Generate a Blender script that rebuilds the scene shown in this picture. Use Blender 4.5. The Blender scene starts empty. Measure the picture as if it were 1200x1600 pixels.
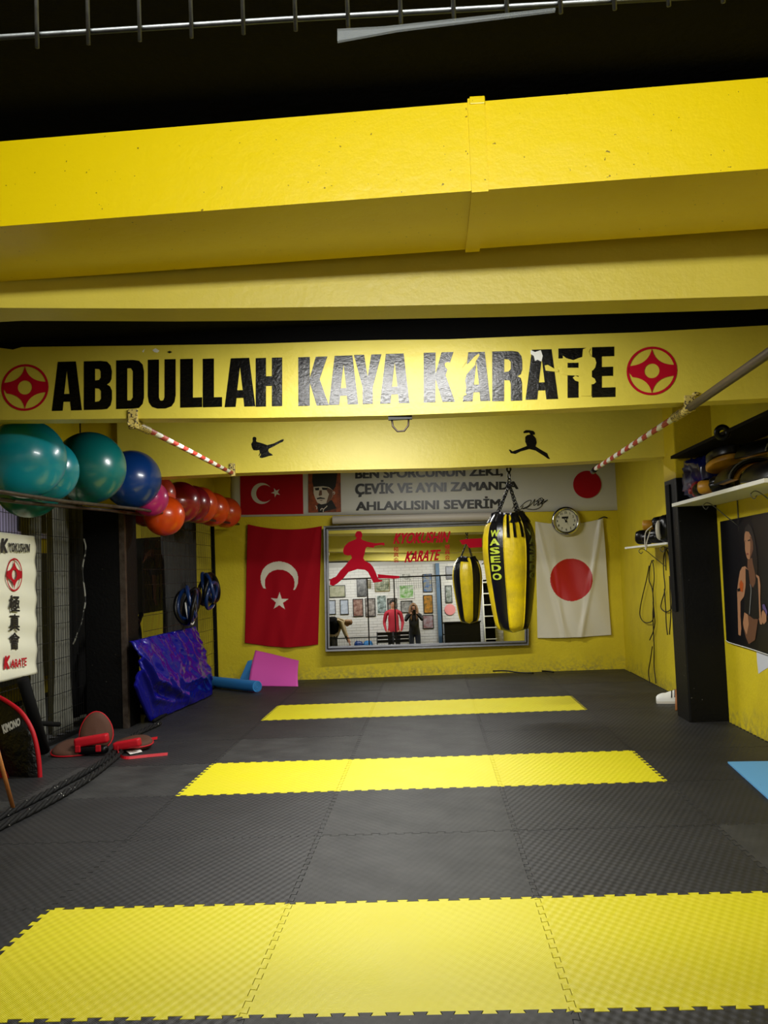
import bpy, bmesh, math, random
from mathutils import Vector, Matrix, noise
from mathutils.geometry import tessellate_polygon
random.seed(7)
SC = bpy.context.scene
COL = SC.collection
PI = math.pi

# ---------------------------------------------------------------- camera
CAM = Vector((.6303, -2.991, 1.3302))
YAW, PITCH, ROLL, F = .0462, .0624, -.0396, 1504.7
fw = Vector((-math.sin(YAW)*math.cos(PITCH), math.cos(YAW)*math.cos(PITCH), math.sin(PITCH)))
r0 = Vector((math.cos(YAW), math.sin(YAW), 0)); u0 = r0.cross(fw)
RT = math.cos(ROLL)*r0 + math.sin(ROLL)*u0
UP = -math.sin(ROLL)*r0 + math.cos(ROLL)*u0
cd = bpy.data.cameras.new('camera'); cam = bpy.data.objects.new('camera', cd); COL.objects.link(cam)
cd.sensor_fit = 'VERTICAL'; cd.sensor_height = 36; cd.lens = F/1600*36; cd.clip_start = .01; cd.clip_end = 60
m3 = Matrix((RT, UP, -fw)).transposed()
cam.matrix_world = Matrix.Translation(CAM) @ m3.to_4x4()
SC.camera = cam

# ---------------------------------------------------------------- world, lamps, exposure
w = bpy.data.worlds.new('world'); SC.world = w; w.use_nodes = True
w.node_tree.nodes['Background'].inputs[0].default_value = (.9, .95, 1, 1)
w.node_tree.nodes['Background'].inputs[1].default_value = .03
SC.view_settings.view_transform = 'Standard'; SC.view_settings.look = 'None'
SC.view_settings.gamma = 1; SC.view_settings.use_curve_mapping = False
SC.view_settings.exposure = -0.05
def area(name, loc, sx, sy, power, col=(1, .99, .95), rot=(0, 0, 0)):
    l = bpy.data.lights.new(name, 'AREA'); l.shape = 'RECTANGLE'; l.size = sx; l.size_y = sy
    l.energy = power; l.color = col
    o = bpy.data.objects.new(name, l); o.location = loc; o.rotation_euler = rot; COL.objects.link(o); return o
LAMPS = [  # x, y, z, length x, length y, watts
    (.6, -2.6, 2.745, 1.5, .12, 84, 62),
    (.3, 1.5, 2.70, 1.3, .10, 84, 10),
    (-.1, 3.9, 2.66, 1.2, .10, 100, 12),
    (-.9, -2.85, 2.745, 1.2, .12, 44, -35),
    (2.0, -2.85, 2.745, 1.2, .12, 44, -35),
    (-3.3, 6.6, 2.66, .1, 1.2, 34, 0),
    (.5, 7.3, 2.70, 1.2, .10, 62, 0),  # unseen lamp added to brighten the banner and far wall
]
for i, (x, y, z, sx, sy, p, tilt) in enumerate(LAMPS):
    area('lamp_light', (x, y+(.03 if tilt > 0 else -.03 if tilt < 0 else 0), z-.052), sx, sy, p, rot=(math.radians(tilt), 0, 0))

# ---------------------------------------------------------------- helpers
def ray(px, py): return (RT*((px-600)/F) - UP*((py-800)/F) + fw)
class Plane:
    def __init__(s, p, n): s.p = Vector(p); s.n = Vector(n).normalized()
    def at(s, px, py, off=0.0):
        d = ray(px, py); n = s.n if s.n.dot(d) < 0 else -s.n
        q = s.p + n*off
        return CAM + d*((q-CAM).dot(n)/d.dot(n))
def YP(y, slope=0.0, x0=0.5): return Plane((x0, y, 0), (-slope, 1, 0))
def XP(x): return Plane((x, 0, 0), (1, 0, 0))
ZP0 = Plane((0, 0, 0), (0, 0, 1))
def atZ(px, py, z=0): return Plane((0, 0, z), (0, 0, 1)).at(px, py)

def srgb(h):
    if not isinstance(h, str): return tuple(h)
    c = [int(h[i:i+2], 16)/255 for i in (0, 2, 4)]
    return tuple(v/12.92 if v <= .04045 else ((v+.055)/1.055)**2.4 for v in c)

def mat(name, col, rough=.6, metal=0, spec=.5, bump=None, var=None, coat=0, grime=None, split=None, sheen=0, trans=0, alpha=1, emit=None, weave=None, speck=None):
    m = bpy.data.materials.new(name); m.use_nodes = True
    nt = m.node_tree; N = nt.nodes; L = nt.links; b = N['Principled BSDF']
    def nd(t, **k):
        n = N.new(t)
        for a, v in k.items(): setattr(n, a, v)
        return n
    c = srgb(col)
    b.inputs['Base Color'].default_value = (*c, 1); b.inputs['Roughness'].default_value = rough
    b.inputs['Metallic'].default_value = metal; b.inputs['Specular IOR Level'].default_value = spec
    b.inputs['Coat Weight'].default_value = coat; b.inputs['Coat Roughness'].default_value = .12
    b.inputs['Sheen Weight'].default_value = sheen
    b.inputs['Transmission Weight'].default_value = trans; b.inputs['Alpha'].default_value = alpha
    if emit: b.inputs['Emission Color'].default_value = (*srgb(emit[0]), 1); b.inputs['Emission Strength'].default_value = emit[1]
    tc = nd('ShaderNodeTexCoord'); out = None
    def mix(fac, a, bb):
        mx = nd('ShaderNodeMix', data_type='RGBA'); L.new(fac, mx.inputs[0])
        for i, v in ((6, a), (7, bb)):
            if isinstance(v, tuple): mx.inputs[i].default_value = (*v, 1)
            else: L.new(v, mx.inputs[i])
        return mx.outputs[2]
    def nz(scale, detail=4, vec=None, rough_=.6):
        n = nd('ShaderNodeTexNoise'); n.inputs['Scale'].default_value = scale; n.inputs['Detail'].default_value = detail
        n.inputs['Roughness'].default_value = rough_
        L.new(vec or tc.outputs['Object'], n.inputs['Vector']); return n.outputs['Fac']
    def ramp(fac, a, bb):
        r = nd('ShaderNodeMapRange'); r.inputs['From Min'].default_value = a; r.inputs['From Max'].default_value = bb
        L.new(fac, r.inputs['Value']); return r.outputs[0]
    def math_(op, a, bb):
        n = nd('ShaderNodeMath', operation=op)
        for i, v in enumerate((a, bb)):
            if isinstance(v, (int, float)): n.inputs[i].default_value = v
            elif v is not None: L.new(v, n.inputs[i])
        return n.outputs[0]
    if var:   # (scale, other colour, strength)
        f = math_('MULTIPLY', ramp(nz(var[0]), .35, .7), var[2]); out = mix(f, c, srgb(var[1]))
    sx = None
    if split or grime:
        sp = nd('ShaderNodeSeparateXYZ'); L.new(tc.outputs['Object'], sp.inputs[0]); sx = sp.outputs['Z']
    if split: # (z, colour above): painted in two colours
        f = ramp(sx, split[0]-.004, split[0]+.004); out = mix(f, out or c, srgb(split[1]))
    if grime: # (height, colour, strength) worn plaster near the floor
        h = ramp(math_('ADD', sx, math_('MULTIPLY', nz(9, 8), -.35)), grime[0]-.28, -.25)
        g2 = ramp(nz(26, 6), .42, .62)
        f = math_('MULTIPLY', math_('MULTIPLY', h, g2), grime[2]); f2 = nd('ShaderNodeClamp'); L.new(f, f2.inputs[0])
        out = mix(f2.outputs[0], out or c, srgb(grime[1]))
    if speck: # (scale, threshold, colour)
        f = ramp(nz(speck[0], 2), speck[1], speck[1]+.02); out = mix(f, out or c, srgb(speck[2]))
    if out is not None: L.new(out, b.inputs['Base Color'])
    hgt = None
    if weave: # (period, depth, fine depth)
        sp2 = nd('ShaderNodeSeparateXYZ'); L.new(tc.outputs['Object'], sp2.inputs[0])
        k = 2*PI/weave[0]
        a = math_('SINE', math_('MULTIPLY', math_('ADD', sp2.outputs['X'], math_('MULTIPLY', sp2.outputs['Y'], .12)), k), None)
        c2 = math_('SINE', math_('MULTIPLY', math_('ADD', sp2.outputs['Y'], math_('MULTIPLY', sp2.outputs['X'], -.2)), k*.58), None)
        p = math_('MULTIPLY', math_('MULTIPLY', a, c2), weave[1])
        d1 = math_('SINE', math_('MULTIPLY', math_('ADD', sp2.outputs['X'], sp2.outputs['Y']), k*5), None)
        hgt = math_('ADD', p, math_('MULTIPLY', d1, weave[2]))
        hgt = math_('ADD', hgt, math_('MULTIPLY', nz(5, 3), weave[1]*1.5))
        bp_ = nd('ShaderNodeBump'); bp_.inputs['Distance'].default_value = 1; bp_.inputs['Strength'].default_value = 1
        L.new(hgt, bp_.inputs['Height']); L.new(bp_.outputs[0], b.inputs['Normal'])
        rr = nd('ShaderNodeMapRange'); rr.inputs['To Min'].default_value = rough-.1; rr.inputs['To Max'].default_value = rough+.1
        L.new(nz(3, 5), rr.inputs['Value']); L.new(rr.outputs[0], b.inputs['Roughness'])
    if bump: # (scale, distance)
        bp_ = nd('ShaderNodeBump'); bp_.inputs['Distance'].default_value = bump[1]; bp_.inputs['Strength'].default_value = 1
        L.new(nz(bump[0], 5), bp_.inputs['Height']); L.new(bp_.outputs[0], b.inputs['Normal'])
    return m

def tag(o, label=None, cat=None, group=None, kind=None):
    for k, v in (('label', label), ('category', cat), ('group', group), ('kind', kind)):
        if v: o[k] = v
    return o
def thing(name, loc, label, cat, group=None):
    o = bpy.data.objects.new(name, None); o.location = loc; o.empty_display_size = .1; COL.objects.link(o)
    return tag(o, label, cat, group)
def wloc(o):
    v = Vector()
    while o: v += o.location; o = o.parent
    return v
class MB:
    """collects geometry in world coordinates"""
    def __init__(s): s.v = []; s.f = []; s.m = []; s.mi = 0
    def add(s, vs, fs):
        b = len(s.v); s.v += [Vector(q) for q in vs]; s.f += [tuple(i+b for i in f) for f in fs]; s.m += [s.mi]*len(fs); return s
    def box(s, a, b, M=None):
        x0, y0, z0 = a; x1, y1, z1 = b
        vs = [Vector(q) for q in ((x0,y0,z0),(x1,y0,z0),(x1,y1,z0),(x0,y1,z0),(x0,y0,z1),(x1,y0,z1),(x1,y1,z1),(x0,y1,z1))]
        if M: vs = [M@q for q in vs]
        return s.add(vs, [(0,3,2,1),(4,5,6,7),(0,1,5,4),(1,2,6,5),(2,3,7,6),(3,0,4,7)])
    def bbox(s, a, b, bev=.01, seg=2, M=None):
        bm = bmesh.new(); bmesh.ops.create_cube(bm, size=1)
        a = Vector(a); b = Vector(b); c = (a+b)/2; d = b-a
        for v in bm.verts: v.co = Vector((v.co.x*d.x, v.co.y*d.y, v.co.z*d.z)) + c
        bmesh.ops.bevel(bm, geom=bm.edges[:], offset=bev, segments=seg, affect='EDGES', profile=.6)
        return s.bm(bm, M)
    def bm(s, bm, M=None):
        bm.verts.index_update()
        s.add([(M@v.co if M else v.co.copy()) for v in bm.verts], [tuple(v.index for v in f.verts) for f in bm.faces]); bm.free(); return s
    def tube(s, pts, r, n=8, caps=True, closed=False):
        pts = [Vector(p) for p in pts]; R = r if isinstance(r, (list, tuple)) else [r]*len(pts)
        vs = []; fs = []; prev = None; K = len(pts)
        for i, p in enumerate(pts):
            if closed: t = pts[(i+1) % K]-pts[i-1]
            else: t = pts[min(i+1, K-1)]-pts[max(i-1, 0)]
            if t.length < 1e-9: t = Vector((0, 0, 1))
            t.normalize()
            if prev is None: a = t.orthogonal().normalized()
            else:
                a = prev - t*prev.dot(t)
                a = a.normalized() if a.length > 1e-6 else t.orthogonal().normalized()
            prev = a; c = t.cross(a)
            for k in range(n):
                g = 2*PI*k/n; vs.append(p + (a*math.cos(g)+c*math.sin(g))*R[i])
        for i in range(K if closed else K-1):
            j = (i+1) % K
            for k in range(n): fs.append((i*n+k, i*n+(k+1)%n, j*n+(k+1)%n, j*n+k))
        if caps and not closed: fs.append(tuple(range(n-1, -1, -1))); fs.append(tuple((K-1)*n+k for k in range(n)))
        return s.add(vs, fs)
    def torus(s, c, R, r, ax=(0,0,1), n=32, k=8, sc=(1,1)):
        ax = Vector(ax).normalized(); a = ax.orthogonal().normalized(); b = ax.cross(a); c = Vector(c)
        return s.tube([c+a*(R*sc[0]*math.cos(2*PI*i/n))+b*(R*sc[1]*math.sin(2*PI*i/n)) for i in range(n)], r, k, closed=True)
    def ell(s, c, r, n=16, k=10, M=None):
        vs = []; fs = []; c = Vector(c); r = Vector(r) if not isinstance(r, (int, float)) else Vector((r,)*3)
        for j in range(k+1):
            t = PI*j/k
            for i in range(n):
                p = 2*PI*i/n; q = Vector((r.x*math.sin(t)*math.cos(p), r.y*math.sin(t)*math.sin(p), r.z*math.cos(t)))
                vs.append((M@q if M else q)+c)
        for j in range(k):
            for i in range(n): fs.append((j*n+i, (j+1)*n+i, (j+1)*n+(i+1)%n, j*n+(i+1)%n))
        return s.add(vs, fs)
    def lathe(s, prof, c=(0,0,0), n=32, M=None, sec=None):
        vs = []; c = Vector(c)
        for (r, z) in prof:
            for i in range(n):
                p = 2*PI*i/n; q = Vector((r*math.cos(p), r*math.sin(p), z)); vs.append((M@q if M else q)+c)
        for j in range(len(prof)-1):
            for i in range(n):
                s.mi = sec(i, n) if sec else s.mi
                b = len(s.v)
                s.f.append((b+j*n+i, b+j*n+(i+1)%n, b+(j+1)*n+(i+1)%n, b+(j+1)*n+i)); s.m.append(s.mi)
        s.v += vs; return s
    def sheet(s, fn, nx, ny, cls=None, thick=0, nrm=None):
        g = [[Vector(fn(i/nx, j/ny)) for i in range(nx+1)] for j in range(ny+1)]
        b = len(s.v); W = nx+1
        for row in g: s.v += row
        for j in range(ny):
            for i in range(nx):
                s.f.append((b+j*W+i, b+j*W+i+1, b+(j+1)*W+i+1, b+(j+1)*W+i)); s.m.append(cls((i+.5)/nx, (j+.5)/ny) if cls else s.mi)
        if thick:
            nr = Vector(nrm)*(-thick); b2 = len(s.v)
            for row in g: s.v += [q+nr for q in row]
            for j in range(ny):
                for i in range(nx):
                    s.f.append((b2+j*W+i, b2+(j+1)*W+i, b2+(j+1)*W+i+1, b2+j*W+i+1)); s.m.append(0)
            ed = [(i, i+1) for i in range(nx)] + [(j*W+nx, (j+1)*W+nx) for j in range(ny)] + [(ny*W+i+1, ny*W+i) for i in range(nx)] + [((j+1)*W, j*W) for j in range(ny)]
            for p, q in ed: s.f.append((b+q, b+p, b2+p, b2+q)); s.m.append(0)
        return s
    def poly(s, rings, off=None, mi=None):
        """flat polygon with holes: rings of 3D points, extruded by off"""
        if mi is not None: s.mi = mi
        fl = [Vector(p) for r in rings for p in r]
        tr = tessellate_polygon([[Vector(p) for p in r] for r in rings])
        s.add(fl, [tuple(t) for t in tr])
        if off:
            off = Vector(off); s.add([p+off for p in fl], [tuple(reversed(t)) for t in tr])
            for r in rings:
                n = len(r); r = [Vector(p) for p in r]
                s.add(r+[p+off for p in r], [(i, (i+1) % n, n+(i+1) % n, n+i) for i in range(n)])
        return s
    def build(s, name, mats, parent=None, smooth=False, recalc=True):
        me = bpy.data.meshes.new(name); L = wloc(parent) if parent else Vector()
        me.from_pydata([q-L for q in s.v], [], s.f)
        for m in (mats if isinstance(mats, (list, tuple)) else [mats]): me.materials.append(m)
        me.polygons.foreach_set('material_index', s.m)
        if smooth: me.polygons.foreach_set('use_smooth', [True]*len(me.polygons))
        if recalc:
            bm = bmesh.new(); bm.from_mesh(me); bmesh.ops.recalc_face_normals(bm, faces=bm.faces); bm.to_mesh(me); bm.free()
        me.update()
        o = bpy.data.objects.new(name, me); COL.objects.link(o)
        if parent: o.parent = parent
        return o
def autosmooth(o, deg=40):
    me = o.data; me.polygons.foreach_set('use_smooth', [True]*len(me.polygons))
    bm = bmesh.new(); bm.from_mesh(me)
    for e in bm.edges:
        if len(e.link_faces) == 2 and e.calc_face_angle(0) > math.radians(deg): e.smooth = False
    bm.to_mesh(me); bm.free(); return o
def curve(pts, n=8):
    """Catmull-Rom through points"""
    P = [Vector(p) for p in pts]; P = [P[0]*2-P[1]] + P + [P[-1]*2-P[-2]]; out = []
    for i in range(1, len(P)-2):
        for k in range(n):
            t = k/n; a, b, c, d = P[i-1], P[i], P[i+1], P[i+2]
            out.append(.5*((2*b)+(c-a)*t+(2*a-5*b+4*c-d)*t*t+(3*b-a-3*c+d)*t**3))
    out.append(P[-2]); return out
TXT = {}
def text_geo(body, off=0.0, shear=0.0):
    k = (body, off, shear)
    if k in TXT: return TXT[k]
    c = bpy.data.curves.new('t', 'FONT'); c.body = body; c.size = 1; c.offset = off; c.shear = shear; c.resolution_u = 3
    o = bpy.data.objects.new('t', c); COL.objects.link(o)
    me = bpy.data.meshes.new_from_object(o.evaluated_get(bpy.context.evaluated_depsgraph_get()))
    vs = [v.co.to_2d() for v in me.vertices]; fs = [tuple(p.vertices) for p in me.polygons]
    bpy.data.objects.remove(o); bpy.data.curves.remove(c); bpy.data.meshes.remove(me)
    x0 = min(v.x for v in vs); x1 = max(v.x for v in vs); y0 = min(v.y for v in vs); y1 = max(v.y for v in vs)
    TXT[k] = ([((v.x-x0)/(x1-x0), (v.y-y0)/(y1-y0)) for v in vs], fs, (x1-x0)/(y1-y0)); return TXT[k]
def text_on(name, body, fn, m, parent=None, off=0.0, shear=0.0):
    uv, fs, asp = text_geo(body, 0.0, shear); mb = MB(); b = off*1.1
    for k, (dx, dy) in enumerate(((-b, -b*.6), (b, -b*.6), (-b, b*.6), (b, b*.6)) if b else ((0, 0),)):
        d = (fn(.5, .5)-CAM).normalized()*(-.0001*k)
        mb.add([fn(u*(1-2*b/asp)+b/asp+dx/asp, v*(1-1.2*b)+.6*b+dy)+d for u, v in uv], fs)
    return mb.build(name, m, parent, recalc=False)
def quad(pl, tl, tr, br, bl, off=.003):
    A, B, C_, D = (pl.at(*q, off) for q in (tl, tr, br, bl))
    return lambda u, v: (D*(1-u)+C_*u)*(1-v) + (A*(1-u)+B*u)*v
def pix(pl, pts, sc=1, ox=0, oy=0, off=.003): return [pl.at(ox+x/sc, oy+y/sc, off) for x, y in pts]
def decal(name, pl, rings, m, parent=None, off=.003, sc=1, ox=0, oy=0, th=.0015):
    rr = [pix(pl, r, sc, ox, oy, off) for r in rings]
    d = (pl.at(600, 800, off+th)-pl.at(600, 800, off)); n = pl.n if pl.n.dot(ray(*[(ox+rings[0][0][0]/sc), (oy+rings[0][0][1]/sc)])) < 0 else -pl.n
    return MB().poly(rr, -n*th).build(name, m, parent)
def stroke(mb, pl, pts, wpx, off=.004, n=6):
    P = curve([(x, y, 0) for x, y in pts], n); L = []; Rr = []
    for i, p in enumerate(P):
        t = P[min(i+1, len(P)-1)]-P[max(i-1, 0)]; t = t.normalized() if t.length else Vector((1, 0, 0))
        k = wpx*.5*(1 if 0 < i < len(P)-1 else .3); q = Vector((-t.y, t.x, 0))*k
        L.append(pl.at(p.x+q.x, p.y+q.y, off)); Rr.append(pl.at(p.x-q.x, p.y-q.y, off))
    N = len(P); mb.add(L+Rr, [(i, i+1, N+i+1, N+i) for i in range(N-1)])

# ---------------------------------------------------------------- materials
YEL = 'dcc822'
M = {}
M['wall'] = mat('yellow_plaster', 'd8c416', .62, bump=(34, .004), var=(3, 'c2ac14', .5), grime=(.30, '6f6a45', .8))
M['wall2'] = mat('yellow_plaster_plain', 'd3c018', .62, bump=(30, .004), var=(3, 'b9a01a', .5))
M['beam'] = mat('pale_yellow_paint', 'd9c94c', .42, bump=(26, .002), var=(2.2, 'c9b83a', .5))
M['duct'] = mat('glossy_yellow_metal', 'eed200', .3, bump=(14, .002), speck=(60, .72, '8a7410'))
M['black_ceiling'] = mat('black_ceiling_paint', '050505', .9, spec=.1, bump=(20, .004))
M['column_left'] = mat('black_column_paint', '040404', .5, spec=.15, bump=(40, .003), speck=(38, .73, '5a5a50'), split=(2.02, 'c9b01c'))
M['column_right'] = mat('black_pillar_paint', '040404', .5, spec=.18, bump=(40, .003), speck=(34, .72, '707068'), split=(2.02, 'c4ac20'))
M['floor'] = mat('dark_underlay', '050505', .9)
M['mat_black'] = mat('black_foam', '1b1b1c', .56, spec=.4, weave=(.042, .0012, .00025), var=(2.2, '282829', .8), speck=(42, .76, '8a8a84'))
M['mat_smooth'] = mat('worn_black_foam', '242424', .6, spec=.35, weave=(.042, .0005, .00025), var=(4, '3a3a39', .9), speck=(40, .76, '8a8a84'))
M['mat_yellow'] = mat('yellow_foam', 'cfc60e', .5, weave=(.042, .0009, .00025), var=(3, 'cfc211', .8), speck=(46, .77, '5a5520'))
M['mat_yellow2'] = mat('smooth_yellow_foam', 'd0c71a', .55, weave=(.042, .0004, .00025), var=(4, 'd0c51c', .8), speck=(46, .77, '5a5520'))
M['black'] = mat('black_vinyl', '060607', .34, spec=.3, bump=(60, .001))
M['black_matte'] = mat('black_matte', '050505', .8, spec=.15)
M['black_letter'] = mat('black_letter_vinyl', '040404', .24, spec=.55, bump=(50, .0022))
M['steel'] = mat('brushed_aluminium', '77787c', .42, metal=.85, var=(30, '606166', .5))
M['chrome'] = mat('chrome', 'cfcfcf', .16, metal=1)
M['dark_steel'] = mat('dark_steel', '1a1a1a', .4, metal=.6)
M['rust'] = mat('worn_brown_steel', '3a2f26', .45, metal=.6, var=(14, '5a5048', .8))
M['galv'] = mat('galvanised_wire', '7c8080', .45, metal=.9, var=(60, '5d6060', .8))
M['red'] = mat('red_cloth', '9c0a1a', .8, spec=.12, bump=(200, .0006))
M['red_print'] = mat('red_print', 'a80f1c', .7, spec=.15)
M['red_vinyl'] = mat('red_vinyl_sticker', 'b80e28', .7, spec=.08)
M['red_leather'] = mat('red_leather', 'a80e1c', .5, spec=.25, bump=(90, .001))
M['white_cloth'] = mat('white_satin', 'd8d2bc', .38, spec=.6, sheen=.2, bump=(180, .0005))
M['white_banner'] = mat('white_banner', 'c9c8c2', .5)
M['white'] = mat('white_gloss', 'e6e6e0', .4)
M['cream'] = mat('cream_scroll', 'd9d8c4', .6)
M['ink'] = mat('black_ink', '0d0d10', .5)
M['grey_text'] = mat('charcoal_letter', '1a1a1a', .32)
M['blue_tarp'] = mat('blue_vinyl_cover', '0c0e80', .12, spec=.3, coat=.1, var=(1.2, '1c1078', .3))
M['blue_foam'] = mat('blue_foam', '2a78b8', .6)
M['blue_mat'] = mat('light_blue_foam', '5a9cce', .65, bump=(150, .0006), speck=(60, .72, '2a5a80'))
M['pink'] = mat('pink_foam', 'cf50a8', .6, bump=(120, .0005))
M['grey_curtain'] = mat('grey_curtain', '65655c', .85, bump=(200, .0005))
M['grey_curtain_dark'] = mat('dark_grey_curtain', '3d3d3b', .85)
M['teal'] = mat('teal_rubber', '0a8494', .3, coat=.3, bump=(4, .001))
M['teal_dark'] = mat('deep_teal_rubber', '09615f', .28, coat=.3, bump=(4, .001))
M['teal_green'] = mat('green_teal_rubber', '0c6a62', .3, coat=.3)
M['navy'] = mat('navy_rubber', '0a3474', .28, coat=.3)
M['magenta'] = mat('magenta_rubber', 'b02068', .3, coat=.3)
M['coral'] = mat('coral_rubber', 'd04838', .3, coat=.3)
M['orange'] = mat('orange_rubber', 'e04c0c', .3, coat=.3, var=(8, 'b83508', .6))
M['maroon'] = mat('maroon_rubber', '8a1822', .28, coat=.3)
M['orange_red'] = mat('orange_red_rubber', 'd84a18', .3, coat=.3)
M['mirror'] = mat('mirror_silver', 'f2f4f4', .0, metal=1)
M['brick'] = mat('white_painted_brick', 'dcdad4', .6, bump=(60, .003))
M['mortar'] = mat('pale_mortar', 'c2c0ba', .8)
M['skin'] = mat('skin', 'c08a6c', .55)
M['hair'] = mat('fair_hair', '8a6642', .5, bump=(120, .004))
M['hair_dark'] = mat('dark_hair', '1c1612', .6)
M['brown_pad'] = mat('brown_leather', '4c3226', .7, spec=.2, bump=(90, .001))
M['wood'] = mat('wooden_stick', 'a86a34', .5, var=(20, '8a5226', .6))
M['denim'] = mat('dark_denim', '1c2230', .8)
M['mustard'] = mat('mustard_leather', 'c08a22', .45, var=(10, '9a6c18', .6))
M['bag_yellow'] = mat('yellow_bag_vinyl', 'e8cc08', .36, bump=(28, .003), var=(6, 'b8a028', .8))
M['bag_black'] = mat('black_bag_vinyl', '0c0c12', .28, bump=(30, .002))
M['lime'] = mat('lime_print', 'b8c838', .5)
M['lime_dark'] = mat('darker_lime_print', '6a7030', .6)  # darker tone of the lime print, for the right black panel
M['glass'] = mat('clear_plastic', '8a9090', .3, spec=.5, alpha=.22)
M['lamp'] = mat('lamp_tube', 'ffffff', .4, emit=('fff6e0', 3.0))
M['wrinkled'] = mat('wrinkled_black_vinyl', '080809', .33, spec=.45, bump=(9, .03))
M['rope'] = mat('black_braided_rope', '0c0c0c', .7, bump=(120, .003), speck=(60, .70, 'c8c8c0'), spec=.2)
M['purple_white'] = mat('lavender_board', 'b4aed4', .5)

# ---------------------------------------------------------------- the setting
BACK = Plane((.5, 9.36, 0), (.013, 1, 0))        # far wall
SIL = Plane((.35, 5.56, 0), (.05, 1, 0))         # beam between the columns
ABD = Plane((.5, 2.60, 0), (.075, 1, 0))         # beam with the big lettering
FRB = Plane((.5, .45, 0), (0, 1, 0))             # first beam
XR, XL, XF, XH = 3.02, -4.3, -2.6, -2.12         # right wall, side-room wall, front fence, header over back fence
def ceil_z(x): return 2.80-.018*(x-.4)
def yb(pl, x): return pl.p.y-(x-pl.p.x)*pl.n.x/pl.n.y
def struct(o, label=None): o['kind'] = 'structure'; return tag(o, label)

fl = struct(MB().box((-4.4, -4.9, -.12), (3.2, 9.8, -.02)).build('floor', M['floor']))
# interlocking foam mats, all with the same jigsaw outline
def tooth_line(n=12, a=.011):
    pts = []; p = 1/n
    for i in range(n):
        x = i*p
        pts += [(x+.02*p, -a), (x+.10*p, -a)] if i == 0 else []
        pts += [(x+.30*p, -a), (x+.22*p, a), (x+.78*p, a), (x+.70*p, -a)]
    return [q for q in pts if 0 < q[0] < 1]
TL_ = tooth_line()
def mat_mesh(name, m, y1=1.0):
    o = [(0, 0)] + [(x, y) for x, y in TL_] + [(1, 0)] + [(1+y, x*1) for x, y in TL_] + [(1, 1)] + [(x, 1+y) for x, y in reversed(TL_)] + [(0, 1)] + [(y, x) for x, y in reversed(TL_)]
    if y1 < 1: o = [(0, 0)] + [(x, y) for x, y in TL_] + [(1, 0), (1, y1), (0, y1)]
    n = len(o); g = .0011; ins = []
    for i in range(n):
        p = Vector(o[i]); a = (p-Vector(o[i-1])).normalized(); b = (Vector(o[(i+1) % n])-p).normalized()
        na = Vector((-a.y, a.x)); nb = Vector((-b.y, b.x)); q = na+nb
        ins.append(p + q*(g/max(.5, q.length_squared/2)))
    top = [Vector((p.x, p.y, 0)) for p in ins]; b = .0015
    mb = MB()
    tr = tessellate_polygon([top]); mb.add(top, [tuple(t) for t in tr])
    mb.add(top+[q-Vector((0, 0, .02)) for q in top], [(i, n+i, n+(i+1) % n, (i+1) % n) for i in range(n)])
    me = bpy.data.meshes.new(name); me.from_pydata(mb.v, [], mb.f); me.materials.append(m); me.update()
    bm = bmesh.new(); bm.from_mesh(me); bmesh.ops.remove_doubles(bm, verts=bm.verts, dist=1e-6); bmesh.ops.recalc_face_normals(bm, faces=bm.faces); bm.to_mesh(me); bm.free()
    return me
ME = {k: mat_mesh('foam_mat', M[k]) for k in ('mat_black', 'mat_smooth', 'mat_yellow', 'mat_yellow2')}
MEE = {k: mat_mesh('foam_mat', M[k], .36) for k in ('mat_black', 'mat_smooth')}
for j in range(-3, 10):
    for i in range(-3, 3):
        yel = j in (0, 3, 6) and -1 <= i <= 1
        k = ('mat_yellow2' if i == 0 and j != 6 else 'mat_yellow') if yel else ('mat_smooth' if (i == 0 and j not in (7, 8)) or (i*7+j*5) % 6 == 1 else 'mat_black')
        o = bpy.data.objects.new('foam_mat', (MEE if j == 9 else ME)[k]); COL.objects.link(o); o.parent = fl
        o.location = (i, j, (i*13+j*7) % 5*.0004-.0008)
        if yel: o['label'] = 'yellow interlocking foam mat'

cz = ceil_z
struct(MB().add([(XL-.2, -4.9, cz(XL)), (XR+.2, -4.9, cz(XR)), (XR+.2, 9.8, cz(XR)), (XL-.2, 9.8, cz(XL)), (XL-.2, -4.9, cz(XL)+.45), (XR+.2, -4.9, cz(XR)+.45), (XR+.2, 9.8, cz(XR)+.45), (XL-.2, 9.8, cz(XL)+.45)],
    [(0,1,2,3),(4,7,6,5),(0,4,5,1),(1,5,6,2),(2,6,7,3),(3,7,4,0)]).build('ceiling', M['black_ceiling']))
def wallbox(name, m, x0, x1, ya, yb_, z0, z1):
    """box between x0,x1 whose near face is a plane function ya(x) and far face yb_(x)"""
    v = [(x0, ya(x0), z0), (x1, ya(x1), z0), (x1, yb_(x1), z0), (x0, yb_(x0), z0), (x0, ya(x0), z1), (x1, ya(x1), z1), (x1, yb_(x1), z1), (x0, yb_(x0), z1)]
    return struct(MB().add(v, [(0,3,2,1),(4,5,6,7),(0,1,5,4),(1,2,6,5),(2,3,7,6),(3,0,4,7)]).build(name, m))
wallbox('wall_back', M['wall'], XL, XR+.15, lambda x: yb(BACK, x), lambda x: 9.7, -.02, 3.05)
wallbox('wall_right', M['wall'], XR, XR+.15, lambda x: -4.8, lambda x: yb(BACK, x), -.02, 3.05)
wallbox('wall_left', M['wall2'], XL-.15, XL, lambda x: -4.8, lambda x: 9.6, -.02, 3.05)
wf = wallbox('wall_front', M['mortar'], XL, XR, lambda x: -4.85, lambda x: -4.66, -.02, 3.05)
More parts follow.
